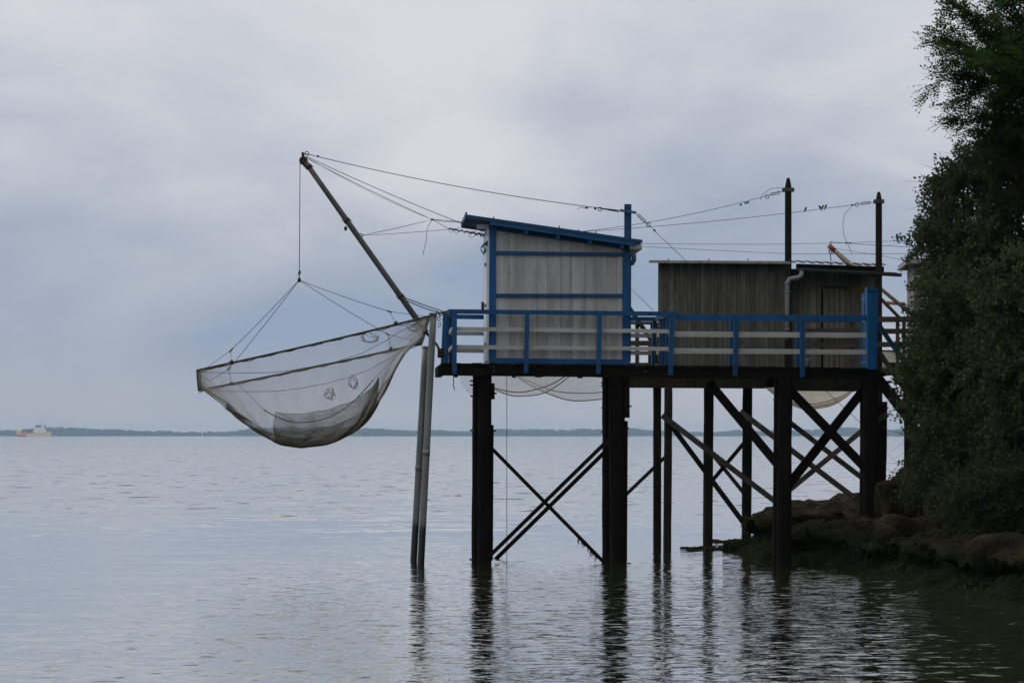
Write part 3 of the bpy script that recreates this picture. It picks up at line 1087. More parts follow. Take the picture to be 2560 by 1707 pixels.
# far side
bm(rail, 'top_rail', 'blue', (1124, 791.5), (1640, 798), 11, 0.10, 2.52)
bm(rail, 'middle_rail', 'rail_white', (1124, 833), (1640, 839.5), 10, 0.03, 2.50)
bm(rail, 'middle_rail', 'rail_white', (1124, 876), (1640, 883), 10, 0.03, 2.50)
for px, l_ in ((1126, 0), (1300, 0), (1470, 0), (1637, 1)):
    post(rail, (px, 797), (px - 4 if px > 1600 else px, 915), 10, 2.52)
# ends
uu = lA(1119, 850, 0.5).x
for v, t, b_ in ((0.55, 1119, 1115), (1.9, 1114, 1107), (2.45, 1112, 1105)):
    post(rail, (t, 782), (b_, 934), 9, v, 0.09)
e0, e1 = lA(1129, 782, 0.0), lA(1121, 795, 2.5)
rail.part('top_rail', Mesh().beam(lA(1128, 780, -.02), lA(1121, 792, 2.55), 0.09, 0.08, (0, 0, 1)), 'blue')
for y0, y1 in ((822, 833), (867, 876)):
    rail.part('middle_rail', Mesh().beam(lA(1131, y0, 0), lA(1123, y1, 2.5), 0.03, 0.075, (0, 0, 1)), 'rail_white')
rail.part('top_rail', Mesh().beam(lA(1669, 789, 0.8), lA(1641, 798, 2.52), 0.09, 0.08, (0, 0, 1)), 'blue')
for y0, y1 in ((832, 839), (876, 882)):
    rail.part('middle_rail', Mesh().beam(lA(1672, y0, 0.8), lA(1642, y1, 2.5), 0.03, 0.075, (0, 0, 1)), 'rail_white')
for v, px in ((0.84, 1669), (1.25, 1661), (1.7, 1654)):
    post(rail, (px, 792), (px - 3, 915), 8, v)

wrail = Thing('walkway_railing', 'blue and white railing along the near side of the narrow walkway', 'railing', A, (lA(1930, 905, 0).x, 0, deck_z(lA(1930, 905, 0).x)))
for t, b_ in (((1681, 789), (1676, 938)), ((1841, 795), (1838, 940)), ((2006, 796), (2006, 943))):
    o = post(wrail, t, b_, 11.5, -0.07)
    for k in (0.93, 0.80):
        q = lA(t[0] + (b_[0] - t[0]) * k + 1, t[1] + (b_[1] - t[1]) * k + 6, -0.11)
        wrail.part('bolt', Mesh().tube([(q.x, -0.125, q.z), (q.x, -0.09, q.z)], 0.018, 8), 'iron', o)
bm(wrail, 'top_rail', 'blue', (1690, 791.5), (2168, 795), 12.5, 0.10, 0.0)
bm(wrail, 'middle_rail', 'rail_white', (1686, 834), (2166, 837.5), 12, 0.03, 0.0)
bm(wrail, 'middle_rail', 'rail_white', (1684, 876), (2166, 880), 12, 0.03, 0.0)
frail = Thing('walkway_railing', 'second walkway railing, behind the near one, on the side of the grey hut', 'railing', A, (lA(1930, 905, .78).x, 0.78, deck_z(lA(1930, 905, 0).x)))
for t, b_ in (((1829, 800), (1827, 918)), ((1995, 802), (1994, 920)), ((2156, 803), (2156, 920))):
    post(frail, t, b_, 9.5, 0.80)
bm(frail, 'top_rail', 'blue', (1672, 797), (2160, 799), 10, 0.09, 0.80)
bm(frail, 'middle_rail', 'rail_white', (1672, 838), (2160, 840.5), 8, 0.03, 0.77)
bm(frail, 'middle_rail', 'rail_white', (1672, 880), (2160, 882), 8, 0.03, 0.77)

# gate closing the walkway
gate = Thing('gate', 'tall blue wooden gate with curled ironwork closing the walkway', 'gate', A, (lA(2180, 920, 0.3).x, 0.3, deck_z(lA(2180, 920, 0).x)))
gp = gate.part('gate_post', Mesh().prism(quadpts(A, [(2169, 922), (2191, 924), (2196, 727), (2193, 720), (2168, 719)], -0.12), -0.12, 0.06), 'blue')
gate.part('post_cap', Mesh().prism(quadpts(A, [(2167, 727), (2197, 727), (2193, 718.5), (2168, 718)], -0.14), -0.14, 0.07), 'blue', gp)
gx = lA(2173, 800, 0.1).x
for k in range(4):
    v0 = 0.075 + 0.165 * k
    zt = lA(2170, 724 + 2 * k, 0.1).z
    zb = lA(2170, 917, 0.1).z
    gate.part('gate_board', Mesh().box((gx - 0.02, v0, zb), (gx + 0.02, v0 + 0.155, zt)), 'blue')
for py in (745, 800, 905):
    q = lA(2170, py, 0.1)
    gate.part('strap', Mesh().box((gx - 0.035, 0.08, q.z - 0.02), (gx - 0.021, 0.70, q.z + 0.02)), 'blue_faded')
ms = Mesh()
for k in range(9):
    q = lA(2170, 742 + 6.5 * k, 0.1)
    ms.ring((gx - 0.032, 0.16 + 0.05 * (k % 3), q.z), 0.035, 0.007, (1, 0, 0), 10, 4)
    ms.ring((gx - 0.032, 0.46 + 0.05 * (k % 2), q.z), 0.045, 0.007, (1, 0, 0), 10, 4)
gate.part('curled_ironwork', ms, 'blue_faded')
q = lA(2170, 850, 0.1)
gate.part('latch', Mesh().box((gx - 0.05, 0.10, q.z - 0.05), (gx - 0.021, 0.16, q.z + 0.05)).tube([(gx - 0.05, 0.13, q.z - .09), (gx - 0.06, 0.13, q.z + .09)], 0.012, 6), 'galv')

# ------------------------------------------------------------------ blue and white hut
HV0, HV1 = 0.15, 2.35
hut = Thing('fishing_hut', 'white boarded fishing hut with blue trim and sloping blue roof', 'hut', A, (lA(1400, 905, 1).x, 1.2, deck_z(lA(1400, 905, 0).x)))
edges = [1239.4, 1274, 1308, 1342, 1369, 1402, 1428.5, 1462, 1489, 1515.5, 1542, 1556.5]


def rakey(px):     # lower edge of the rake board
    return 575 + (px - 1239) * (622 - 575) / (1560 - 1239)


for x0, x1 in zip(edges[:-1], edges[1:]):
    j = random.uniform(-0.006, 0.006)
    poly = quadpts(A, [(x0 + 0.32, 898), (x1 - 0.32, 899), (x1 - 0.32, rakey(x1) - 5), (x0 + 0.32, rakey(x0) - 5)], HV0)
    hut.part('board', Mesh().prism(poly, HV0 + j, HV0 + 0.03), 'white')
# tongue between the boards (dark gap backing) is the inner lining of the wall
poly = quadpts(A, [(1226, 902), (1570, 905), (1570, 618), (1226, 568)], HV0)
hut.part('wall_lining', Mesh().prism(poly, HV0 + 0.034, HV0 + 0.05), 'tarbeam')
# nails on the boards
ms = Mesh()
for x0, x1 in zip(edges[:-1], edges[1:]):
    for py in (684, 791):
        for px in (x0 + 4, x1 - 4):
            q = lA(px + random.uniform(-1, 1), py + random.uniform(-1, 1), HV0)
            ms.tube([(q.x, HV0 - 0.014, q.z), (q.x, HV0, q.z)], 0.007, 5)
hut.part('nails', ms, 'iron')
# frame
hut.part('corner_post', Mesh().prism(quadpts(A, [(1222, 906), (1239, 907), (1240, 563), (1224, 558)], HV0), HV0 - 0.03, HV0 + 0.14), 'blue')
hut.part('corner_post', Mesh().prism(quadpts(A, [(1556, 911), (1574, 912), (1575, 612), (1556, 610)], HV0), HV0 - 0.03, HV0 + 0.14), 'blue')
for p0, p1, w in (((1239, 631.5), (1556, 636), 8), ((1239, 738), (1556, 738.5), 8), ):
    o = bm(hut, 'batten', 'blue', p0, p1, w, 0.05, HV0 - 0.025)
    msn = Mesh()
    for x0 in edges[:-1]:
        t = (x0 + 10 - 1239) / (1556 - 1239)
        q = lA(x0 + 10, p0[1] + (p1[1] - p0[1]) * t, HV0)
        msn.tube([(q.x, HV0 - 0.065, q.z), (q.x, HV0 - 0.045, q.z)], 0.009, 6)
    hut.part('bolt', msn, 'iron', o)
bm(hut, 'sill', 'blue', (1239, 901), (1556, 905), 13, 0.06, HV0 - 0.025)
bm(hut, 'rake_board', 'blue', (1238, 572), (1560, 618.5), 8, 0.05, HV0 - 0.02)
bm(hut, 'rake_strip', 'roofblue', (1230, 563), (1320, 585), 7, 0.02, HV0 - 0.06)
# side walls
uLw, uRw = lA(1222, 800, HV0).x, lA(1574, 800, HV0).x
zTL, zTR, zB = lA(1230, 562, HV0).z, lA(1565, 612, HV0).z, lA(1400, 905, HV0).z
nb = 9
for i in range(nb):
    v0 = HV0 + 0.145 + (HV1 - HV0 - 0.29) * i / nb
    v1 = HV0 + 0.145 + (HV1 - HV0 - 0.29) * (i + 1) / nb - 0.006
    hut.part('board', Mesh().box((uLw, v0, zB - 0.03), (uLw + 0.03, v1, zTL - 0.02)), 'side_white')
    hut.part('board', Mesh().box((uRw - 0.03, v0, zB - 0.03), (uRw, v1, zTR - 0.02)), 'white')
for i in range(11):
    ua = uLw + 0.13 + (uRw - uLw - 0.26) * i / 11
    ub = uLw + 0.13 + (uRw - uLw - 0.26) * (i + 1) / 11 - 0.006
    k0 = (ua - uLw) / (uRw - uLw)
    hut.part('board', Mesh().box((ua, HV1 - 0.03, zB), (ub, HV1, zTL + (zTR - zTL) * k0 - 0.02)), 'white')
for uq in (uLw, uRw - 0.125):
    hut.part('corner_post', Mesh().box((uq, HV1 - 0.14, zB - 0.02), (uq + 0.125, HV1 + 0.03, (zTL if uq == uLw else zTR) - 0.03)), 'blue')
# door on the seaward side with hinges and a little awning
dz0, dz1 = zB + 0.03, lA(1215, 636, 1.2).z
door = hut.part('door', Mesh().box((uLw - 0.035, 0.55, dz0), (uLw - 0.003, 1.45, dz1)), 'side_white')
for z in (dz0 + 0.3, dz0 + 1.0, dz1 - 0.22):
    hut.part('hinge', Mesh().box((uLw - 0.055, 0.50, z - 0.025), (uLw - 0.036, 0.75, z + 0.025)), 'blue_faded', door)
hut.part('handle', Mesh().box((uLw - 0.085, 1.30, dz0 + 0.95), (uLw - 0.036, 1.36, dz0 + 1.10)), 'iron', door)
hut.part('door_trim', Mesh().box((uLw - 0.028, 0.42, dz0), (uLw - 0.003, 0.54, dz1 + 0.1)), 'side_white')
hut.part('door_trim', Mesh().box((uLw - 0.028, 1.46, dz0), (uLw - 0.003, 1.58, dz1 + 0.1)), 'blue_faded')
aw = Mesh().prism([(uLw - 0.10, dz1 + 0.13), (uLw - 0.10, dz1 + 0.115), (uLw - 0.003, dz1 + 0.19), (uLw - 0.003, dz1 + 0.21)], 0.45, 1.55)
hut.part('awning', aw, 'blue_faded')
for v in (0.5, 1.5):
    hut.part('awning_bracket', Mesh().beam((uLw - 0.02, v, dz1 - 0.0), (uLw - 0.09, v, dz1 + 0.11), 0.02, 0.02), 'blue_faded')
# pale wall plate beside the corner post, in the brightened side white
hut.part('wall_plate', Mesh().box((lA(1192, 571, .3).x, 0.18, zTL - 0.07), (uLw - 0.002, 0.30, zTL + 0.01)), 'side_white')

# roof
RV0, RV1 = -0.12, 2.55
rl = lA(1166, 538.5, RV0)
rr = lA(1606, 602, RV0)
sl = Vector((rr.x - rl.x, 0, rr.z - rl.z))
nrm = Vector((-sl.z, 0, sl.x)).normalized()


def corrugated(a, b, va, vb, amp, period, thick, along_v=True, per=8):
    """sheet from a to b (u,z points); waves run across v (along_v) so ridges follow a-b"""
    a = Vector((a.x, 0, a.z))
    b = Vector((b.x, 0, b.z))
    ax = b - a
    nn = Vector((-ax.z, 0, ax.x)).normalized()
    n = int((vb - va) / period * per)
    vs = []
    for i in range(n + 1):
        v = va + (vb - va) * i / n
        h = amp * math.cos(2 * math.pi * (v - va) / period)
        for q in (a, b):
            for th in (0, -thick):
                p = q + nn * (h + th)
                vs.append((p.x, v, p.z))
    fs = []
    for i in range(n):
        o_ = i * 4
        fs += [(o_, o_ + 2, o_ + 6, o_ + 4), (o_ + 1, o_ + 5, o_ + 7, o_ + 3), (o_, o_ + 4, o_ + 5, o_ + 1), (o_ + 2, o_ + 3, o_ + 7, o_ + 6)]
    fs += [(0, 1, 3, 2), (n * 4, n * 4 + 2, n * 4 + 3, n * 4 + 1)]
    return Mesh().add(vs, fs)


roof = hut.part('roof', corrugated(rl, rr, RV0 + 0.02, RV1, 0.018, 0.18, 0.012), 'roofblue')
fa, fb = lA(1222, 554, RV0), lA(1604, 608, RV0)
hut.part('fascia', Mesh().beam(lA(1226, 556, RV0), lA(1590, 610, RV0), 0.085, 0.03), 'blue', roof)
hut.part('roof_edge', Mesh().beam(lA(1168, 542, RV0), lA(1606, 604.5, RV0), 0.045, 0.05), 'roofblue', roof)
hut.part('fascia', Mesh().beam(lA(1160, 549, 1.2) + Vector((0, -1.25, 0)), lA(1160, 549, 1.2) + Vector((0, 1.3, 0)), 0.08, 0.025, (1, 0, 0)), 'roofblue', roof)
for px, py in ((1316, 578), (1396, 590), (1476, 602), (1556, 614)):
    q = lA(px, py, RV0)
    hut.part('purlin', Mesh().box((q.x - 0.03, RV0 + 0.02, q.z - 0.045), (q.x + 0.03, RV1 - 0.05, q.z + 0.035)), 'blue', roof)
for px, py in ((1234, 546), (1398, 569), (1490, 583)):
    q = lA(px, py, 0.2)
    hut.part('roof_bolt', Mesh().tube([(q.x, 0.2, q.z - 0.05), (q.x, 0.2, q.z + 0.03)], 0.012, 6), 'iron', roof)
# pale half-round roll ends under the low eave and the spout
for k in range(7):
    q = lA(1606 - 0.4 * k, 614 + 0.9 * k, 0.0)
    v = 0.0 + 0.34 * k
    qq = Vector((rr.x - 0.02, v, rr.z - 0.105))
    hut.part('eave_roll', Mesh().tube([(qq.x - 0.20, v, qq.z + 0.01), (qq.x, v, qq.z), (qq.x + 0.02, v, qq.z)], [0.055, 0.062, 0.05], 10), 'silver', roof)
q0 = lA(1584, 628, 1.9)
q1 = lA(1585, 650, 1.9)
spout = [q0, q0.lerp(q1, .6), q1, q1 + Vector((-0.03, 0, -0.06)), q1 + Vector((-0.12, 0, -0.085))]
hut.part('spout', Mesh().tube(spout, 0.045, 8), 'blue_faded')

# ------------------------------------------------------------------ stay post through the roof
sp = Thing('stay_post', 'squared blue post with a cross arm standing above the hut roof', 'post', A, (lA(1568, 600, 1.6).x, 1.6, lA(1568, 900, 1.6).z))
bm(sp, 'shaft', 'roofblue', (1569.5, 511), (1568, 905), 17, 0.12, 1.6)
bm(sp, 'cross_arm', 'blue_faded', (1550, 526), (1590, 532), 6, 0.06, 1.5)
sp.part('bolt', Mesh().tube([lA(1566, 519, 1.5), lA(1566, 519, 1.5) + Vector((0, -0.05, 0))], 0.025, 8), 'iron')

# ------------------------------------------------------------------ guide poles
for (tx, ty, bx, by, v, lab, cap, jy) in (
        (1083, 787, 1052, 1410, 0.0, 'nearer grey plastic guide pole, with a square cap, beside the net', True, (1067, 1131)),
        (1064, 868, 1034, 1402, 1.25, 'second grey plastic guide pole, half hidden behind the capped one', False, (1048, 1169))):
    a, b = lA(tx, ty, v), lA(bx, by, v)
    g = Thing('guide_pole', lab, 'pole', A, (b.x, v, 0), 'guide poles of the net')
    e = b + (b - a) * 0.08
    pts = [a.lerp(e, i / 12) for i in range(13)]
    pp_ = g.part('pipe', Mesh().tube(pts, 0.062, 16), 'pvc')
    j = a.lerp(b, (jy[1] - ty) / (by - ty))
    d = (b - a).normalized()
    g.part('collar', Mesh().tube([j - d * 0.05, j + d * 0.05], 0.067, 16), 'pvc', pp_)
    if cap:
        g.part('cap', Mesh().box((a.x - 0.068, v - 0.066, a.z - 0.03), (a.x + 0.068, v + 0.066, a.z + 0.032)), 'galv')
    else:
        g.part('cap', Mesh().tube([a + d * 0.02, a - d * 0.02], 0.066, 12), 'pvc')

# ------------------------------------------------------------------ boom
VM = 1.25
boom = Thing('net_boom', 'slanting grey steel boom with a pulley at its tip', 'boom', A, tuple(lA(1066, 830, VM)))
tip, foot = lA(763, 405, VM), lA(1066, 832, VM)
dirb = (tip - foot).normalized()
bt_ = boom.part('tube', Mesh().tube([foot.lerp(tip, i / 6) for i in range(7)], [0.055] * 2 + [0.053] * 3 + [0.049] * 2, 14), 'galv')
for px, py in ((770, 417), (1000, 741), (866, 551)):
    k = (py - 832) / (405 - 832)
    c = foot.lerp(tip, k)
    boom.part('clamp', Mesh().tube([c - dirb * 0.025, c + dirb * 0.025], 0.064, 12).tube([c + Vector((-.09, -.02, 0.0)), c + Vector((.09, -.02, 0.0))], 0.01, 6), 'iron', bt_)
pc = lA(758.5, 402, VM)
head = boom.part('head_bracket', Mesh().beam(lA(757, 382, VM) + Vector((0, -0.045, 0)), lA(759, 408, VM) + Vector((0, -0.045, 0)), 0.05, 0.012)
                 .beam(lA(757, 382, VM) + Vector((0, 0.045, 0)), lA(759, 408, VM) + Vector((0, 0.045, 0)), 0.05, 0.012)
                 .beam(lA(759, 406, VM), lA(772, 421, VM), 0.09, 0.05).tube([lA(757, 383, VM) + Vector((0, -.06, 0)), lA(757, 383, VM) + Vector((0, .06, 0))], 0.014, 8), 'iron')
pw = Mesh().tube([pc + Vector((0, -0.032, 0)), pc + Vector((0, -0.020, 0)), pc + Vector((0, 0, 0)), pc + Vector((0, 0.020, 0)), pc + Vector((0, 0.032, 0))], [0.078, 0.078, 0.066, 0.078, 0.078], 20)
boom.part('pulley', pw, 'iron', head)
q = lA(864, 560, VM - 0.08)
blk = Mesh().tube([lA(865, 552, VM - .07), q], 0.012, 6).blob(lA(864, 571, VM - .08), 0.030, 0.026, 0.045, 8, 6)
boom.part('hanging_block', blk, 'iron')
# heel fitting that ties the boom to the platform edge
hf = Mesh().tube([foot, lA(1092, 862, 1.1), lA(1103, 882, 0.9)], [0.03, 0.024, 0.02], 8)
hf.box(tuple(lA(1098, 890, 0.95) - Vector((0.03, 0.05, 0.03))), tuple(lA(1107, 874, 0.95) + Vector((0.03, 0.05, 0.02))))
hf.tube([lA(1096, 889, 0.9), lA(1110, 889, 0.9)], 0.014, 6)
boom.part('heel_bracket', hf, 'iron')

# ------------------------------------------------------------------ the lift net
NV0, NV1 = -0.25, 2.55
An, Bn = lA(492, 926, NV0), lA(1075, 790, NV0)
Dn, Cn = lA(496, 976, NV1), lA(1056, 858, NV1)
net = Thing('lift_net', 'big square lift net hanging from the slanting boom over the water', 'fishing net', A, ((An.x + Bn.x) / 2, 1.15, lA(750, 1114, 1.15).z))
gs = np.array([0, .05, .155, .26, .35, .45, .58, .69, .74, .787, .824, .878, .93, 1.0])
gz = np.array([0, 36, 101, 158, 200, 222, 229, 213, 191, 152, 123, 72, 30, 0]) / 137.0


def catm(x):
    """smooth lookup of the bag's depth"""
    xx = np.linspace(0, 1, 201)
    yy = np.interp(xx, gs, gz)
    ker = np.hanning(15)
    ker /= ker.sum()
    yp = np.concatenate([np.full(7, 0.0), yy, np.full(7, 0.0)])
    ys = np.convolve(yp, ker, 'valid')
    ys = ys * np.clip(xx / 0.03, 0, 1) * np.clip((1 - xx) / 0.03, 0, 1) + yy * (1 - np.clip(xx / 0.03, 0, 1) * np.clip((1 - xx) / 0.03, 0, 1))
    return np.interp(x, xx, ys)


fA, fB, fC, fD = (np.array(p) for p in (An, Bn, Cn, Dn))


def net_pt(s, t, extra=0.0):
    s = np.asarray(s, dtype=float)
    t = np.asarray(t, dtype=float)
    base = (fA * ((1 - s) * (1 - t))[..., None] + fB * (s * (1 - t))[..., None] + fC * (s * t)[..., None] + fD * ((1 - s) * t)[..., None])
    h = 1 - np.abs(2 * t - 1) ** 2.3
    w = 0.030 * np.sin(s * 23 + t * 5) * np.sin(t * 9.0 + s * 3) + 0.015 * np.sin(s * 61 + 3 * np.sin(t * 17))
    edge = np.clip(np.minimum(np.minimum(s, 1 - s), np.minimum(t, 1 - t)) * 12, 0, 1)
    # the ends of the net are pulled in towards the bag, the sides bulge a little
    z = catm(s) * h
    base[..., 2] -= z * (1 + extra)
    base[..., 0] += w * edge + 0.16 * (0.5 - s) * h * edge * 0
    base[..., 1] += 0.10 * np.sin(math.pi * s) * np.sin(2 * math.pi * t) * -1.0 * edge + w * edge
    return base


def thread_tubes(Gd, r, sides=3):
    """tubes along every row and column of a grid of points (ns, nt, 3)"""
    V_, F_ = [], []
    off = 0
    for P_ in (Gd, np.swapaxes(Gd, 0, 1)):
        n_, m_, _ = P_.shape          # n_ points along, m_ lines
        T_ = np.gradient(P_, axis=0)
        T_ /= np.linalg.norm(T_, axis=2, keepdims=True) + 1e-9
        ref = np.zeros_like(T_)
        ref[..., 2] = 1
        ref[..., 0] = 0.31
        e1 = np.cross(T_, ref)
        e1 /= np.linalg.norm(e1, axis=2, keepdims=True) + 1e-9
        e2 = np.cross(T_, e1)
        ring = np.stack([P_ + r * (math.cos(2 * math.pi * k / sides) * e1 + math.sin(2 * math.pi * k / sides) * e2) for k in range(sides)], 2)
        V_.append(ring.reshape(-1, 3))
        i, j, k = np.meshgrid(np.arange(n_ - 1), np.arange(m_), np.arange(sides), indexing='ij')
        k2 = (k + 1) % sides
        idx = lambda a, b, c: off + (a * m_ + b) * sides + c
        F_.append(np.stack([idx(i, j, k), idx(i, j, k2), idx(i + 1, j, k2), idx(i + 1, j, k)], -1).reshape(-1, 4))
        off += n_ * m_ * sides
    return np.concatenate(V_), np.concatenate(F_)


# near-even spacing of the knots along the girth
tt = np.linspace(0, 1, 400)
girth = net_pt(np.full(400, 0.5), tt)
cl_ = np.concatenate([[0], np.cumsum(np.linalg.norm(np.diff(girth, axis=0), axis=1))])
tk = np.interp(np.linspace(0, cl_[-1], 165), cl_, tt)
sk = np.linspace(0, 1, 150)
Sg, Tg = np.meshgrid(sk, tk, indexing='ij')
vs, fs = thread_tubes(net_pt(Sg, Tg), 0.0015)
net.raw('netting', vs, fs, 'thread')
# fine reinforcing panel laced under the bottom of the bag
t0 = np.interp(cl_[-1] * 0.27, cl_, tt)
t1 = np.interp(cl_[-1] * 0.73, cl_, tt)
sk2 = np.linspace(0.335, 0.785, 130)
tk2 = np.interp(np.linspace(cl_[-1] * 0.27, cl_[-1] * 0.73, 165), cl_, tt)
Sg, Tg = np.meshgrid(sk2, tk2, indexing='ij')
gp2 = net_pt(Sg, Tg)
gp2[..., 2] -= 0.02
vs, fs = thread_tubes(gp2, 0.0020)
net.raw('bottom_panel', vs, fs, 'thread_dark')
sk3 = np.linspace(0.12, 0.90, 170)
tk3 = np.interp(np.linspace(cl_[-1] * 0.40, cl_[-1] * 0.60, 64), cl_, tt)
Sg, Tg = np.meshgrid(sk3, tk3, indexing='ij')
gp3 = net_pt(Sg, Tg)
gp3[..., 2] -= 0.012
vs, fs = thread_tubes(gp3, 0.0015)
net.raw('bottom_band', vs, fs, 'thread_dark')
ms = Mesh()
for s in (0.335, 0.785):
    ms.tube([tuple(p - np.array([0, 0, .022])) for p in net_pt(np.full(40, s), np.linspace(t0, t1, 40))], 0.0035, 5)
for t in (t0, t1):
    ms.tube([tuple(p - np.array([0, 0, .022])) for p in net_pt(np.linspace(.335, .785, 40), np.full(40, t))], 0.003, 5)
net.part('panel_border', ms, 'thread_dark')


def wob(p0, p1, n, amp, seed):
    return [Vector(p0).lerp(Vector(p1), i / n) + Vector((0, mnoise.noise(Vector((i * .7, seed, 0))) * amp, mnoise.noise(Vector((i * .9, 0, seed))) * amp - abs(math.sin(i * 0.55 + seed)) * amp)) for i in range(n + 1)]


for nm, p0, p1, r in (('near', An, Bn, .020), ('far', Dn, Cn, .020), ('left', An, Dn, .012), ('right', Bn, Cn, .009)):
    bar = net.part('frame_bar', Mesh().tube([Vector(p0).lerp(Vector(p1), i / 8) - Vector((0, 0, 0.02 * math.sin(math.pi * i / 8))) for i in range(9)], r, 8), 'barwood')
    if nm in ('left', 'right'):
        continue
    net.part('lacing', Mesh().tube(wob(Vector(p0) - Vector((0, 0, .022)), Vector(p1) - Vector((0, 0, .022)), 60, 0.022, len(nm) * 1.7), 0.007, 5), 'thread_dark', bar)
# border ropes along the net's rim on the two ends
for s, nm in ((0.012, 'a'), (0.988, 'b')):
    net.part('border_rope', Mesh().tube([tuple(p) for p in net_pt(np.full(40, s), np.linspace(0.02, 0.98, 40))], 0.007, 6), 'thread_dark')
for t in (0.055, 0.945):
    net.part('border_rope', Mesh().tube([tuple(p) for p in net_pt(np.linspace(0.02, 0.98, 50), np.full(50, t))], 0.0045, 5), 'thread_dark')
# chain lying in the bag, with its rope tails
cpx = [(656, 1021), (676, 1034), (700, 1045), (722, 1053), (745, 1056), (770, 1056), (800, 1050), (830, 1040), (860, 1022), (885, 1003), (905, 982), (920, 965), (932, 951)]
cp = [lA(x, y, 1.15) for x, y in cpx]
dense = []
for i in range(len(cp) - 1):
    for k in range(10):
        dense.append(cp[i].lerp(cp[i + 1], k / 10))
dense.append(cp[-1])
ms = Mesh()
acc = 0.0
last = dense[0]
flip = 0
for a_, b_ in zip(dense[:-1], dense[1:]):
    acc += (b_ - a_).length
    if acc > 0.030:
        acc = 0
        ax = (b_ - a_).normalized()
        ms.beam(b_ - ax * 0.022, b_ + ax * 0.022, 0.022 if flip else 0.010, 0.010 if flip else 0.022)
        flip = 1 - flip
net.part('chain', ms, 'iron')
net.part('chain_tail', Mesh().tube([lA(592, 956, NV1), cp[0]], 0.004, 5), 'rope')
net.part('chain_tail', Mesh().tube([cp[-1], lA(1010, 868, NV1)], 0.004, 5), 'rope')
# torn patches: frayed loops of twine mended into the near face
for cx, cy, rx, ry, sd_ in ((824, 985, 15, 14, 1), (884, 957, 12, 16, 2), (925, 845, 26, 11, 3), (1033, 818, 16, 8, 4)):
    pts = []
    for i in range(25):
        an = 2 * math.pi * i / 24
        r_ = 1 + 0.55 * mnoise.noise(Vector((math.cos(an) * 1.5, math.sin(an) * 1.5, sd_ * 3.3)))
        pts.append(lA(cx + rx * r_ * math.cos(an), cy + ry * r_ * math.sin(an), NV0 + 0.02 if sd_ in (3, 4) else 0.12))
    ms = Mesh().tube(pts, 0.0026, 5, False)
    for k in range(16):
        i = random.randrange(24)
        j = (i + random.randrange(4, 10)) % 24
        ms.tube([pts[i], pts[i].lerp(pts[j], .5) + Vector((random.uniform(-.03, .03), 0, random.uniform(-.05, .0))), pts[j]], 0.003, 4)
    net.part('mended_tear', ms, 'thread_dark')
# bridles up to the hoisting block
hub = lA(748, 700, VM)
for k_px, v, ends in (((577, 876), NV0 + .25, ((515, 920), (578, 905))), ((572, 922), NV1 - .1, ((523, 953), (578, 959))),
                      ((974, 779), NV0 + .1, ((1070, 791), (989, 808))), ((970, 836), NV1 - .1, ((1032, 850), (977, 872)))):
    kn = lA(k_px[0], k_px[1], v)
    ve = NV0 if v < 1 else NV1
    ms = Mesh().tube(sag(hub, kn, 0.02, 8), 0.0055, 5)
    for ex, ey in ends:
        ms.tube([kn, lA(ex, ey, ve)], 0.0045, 5)
    ax = (kn - hub).normalized()
    ms.tube([kn - ax * 0.06, kn + ax * 0.04], 0.014, 6)
    e = lA(ends[1][0], ends[1][1], ve)
    ms.tube([e - Vector((0.03, 0, 0.01)), e + Vector((0.03, 0, 0.03))], 0.022, 6)
    net.part('bridle', ms, 'cable')
ms = Mesh().tube([lA(748.5, 676, VM), lA(748.5, 684, VM)], 0.016, 6).ring(lA(748.5, 683, VM), 0.03, 0.008, (0, 1, 0), 10, 5, (0.6, 1.4)).ring(lA(748.5, 690, VM), 0.03, 0.008, (1, 0, 0), 10, 5, (0.8, 1.4))
ms.blob(lA(748, 700, VM), 0.032, 0.028, 0.048, 10, 8)
net.part('hoisting_block', ms, 'iron')

# ------------------------------------------------------------------ cables of the blue rig


def cable(label, pts, r=0.0065, mtl='cable', name='cable', group=None, frame=A):
    return single(name, label, 'cable', frame, Mesh().tube(pts, r, 6), mtl, group)


cable('vertical hoisting cable from the pulley down to the net block', [lA(750.2, 402, VM), lA(749.2, 540, VM), lA(748.5, 678, VM)], 0.0075)


def rigged(label, pts, clamps, r=0.0065, name='stay_cable', frame=A, extra=None):
    """a cable with its clips and turnbuckles as parts"""
    base = pts[-1]
    t = Thing(name, label, 'cable', frame, tuple(base))
    w = t.part('wire', Mesh().tube(pts, r, 6), 'cable')
    for p, d, kind in clamps:
        p = Vector(p)
        d = Vector(d).normalized()
        if kind == 'clip':
            t.part('clip', Mesh().tube([p - d * 0.02, p + d * 0.02], 0.020, 6), 'iron')
        elif kind == 'turnbuckle':
            sd = d.cross(Vector((0, 1, 0))).normalized()
            m_ = Mesh()
            for s in (-1, 1):
                m_.tube([p - d * 0.10, p - d * 0.09 + sd * 0.022 * s, p + d * 0.09 + sd * 0.022 * s, p + d * 0.10], 0.007, 5)
            t.part('turnbuckle', m_, 'iron')
        elif kind == 'eye':
            t.part('thimble', Mesh().ring(p, 0.035, 0.008, (0, 1, 0), 12, 5, (1, 1)), 'iron')
        elif kind == 'tube':
            t.part('sleeve', Mesh().tube([p - d * 0.18, p + d * 0.18], 0.014, 6), 'iron')
    if extra:
        for e in extra:
            t.part('loose_end', Mesh().tube(e, 0.005, 5), 'cable')
    return t


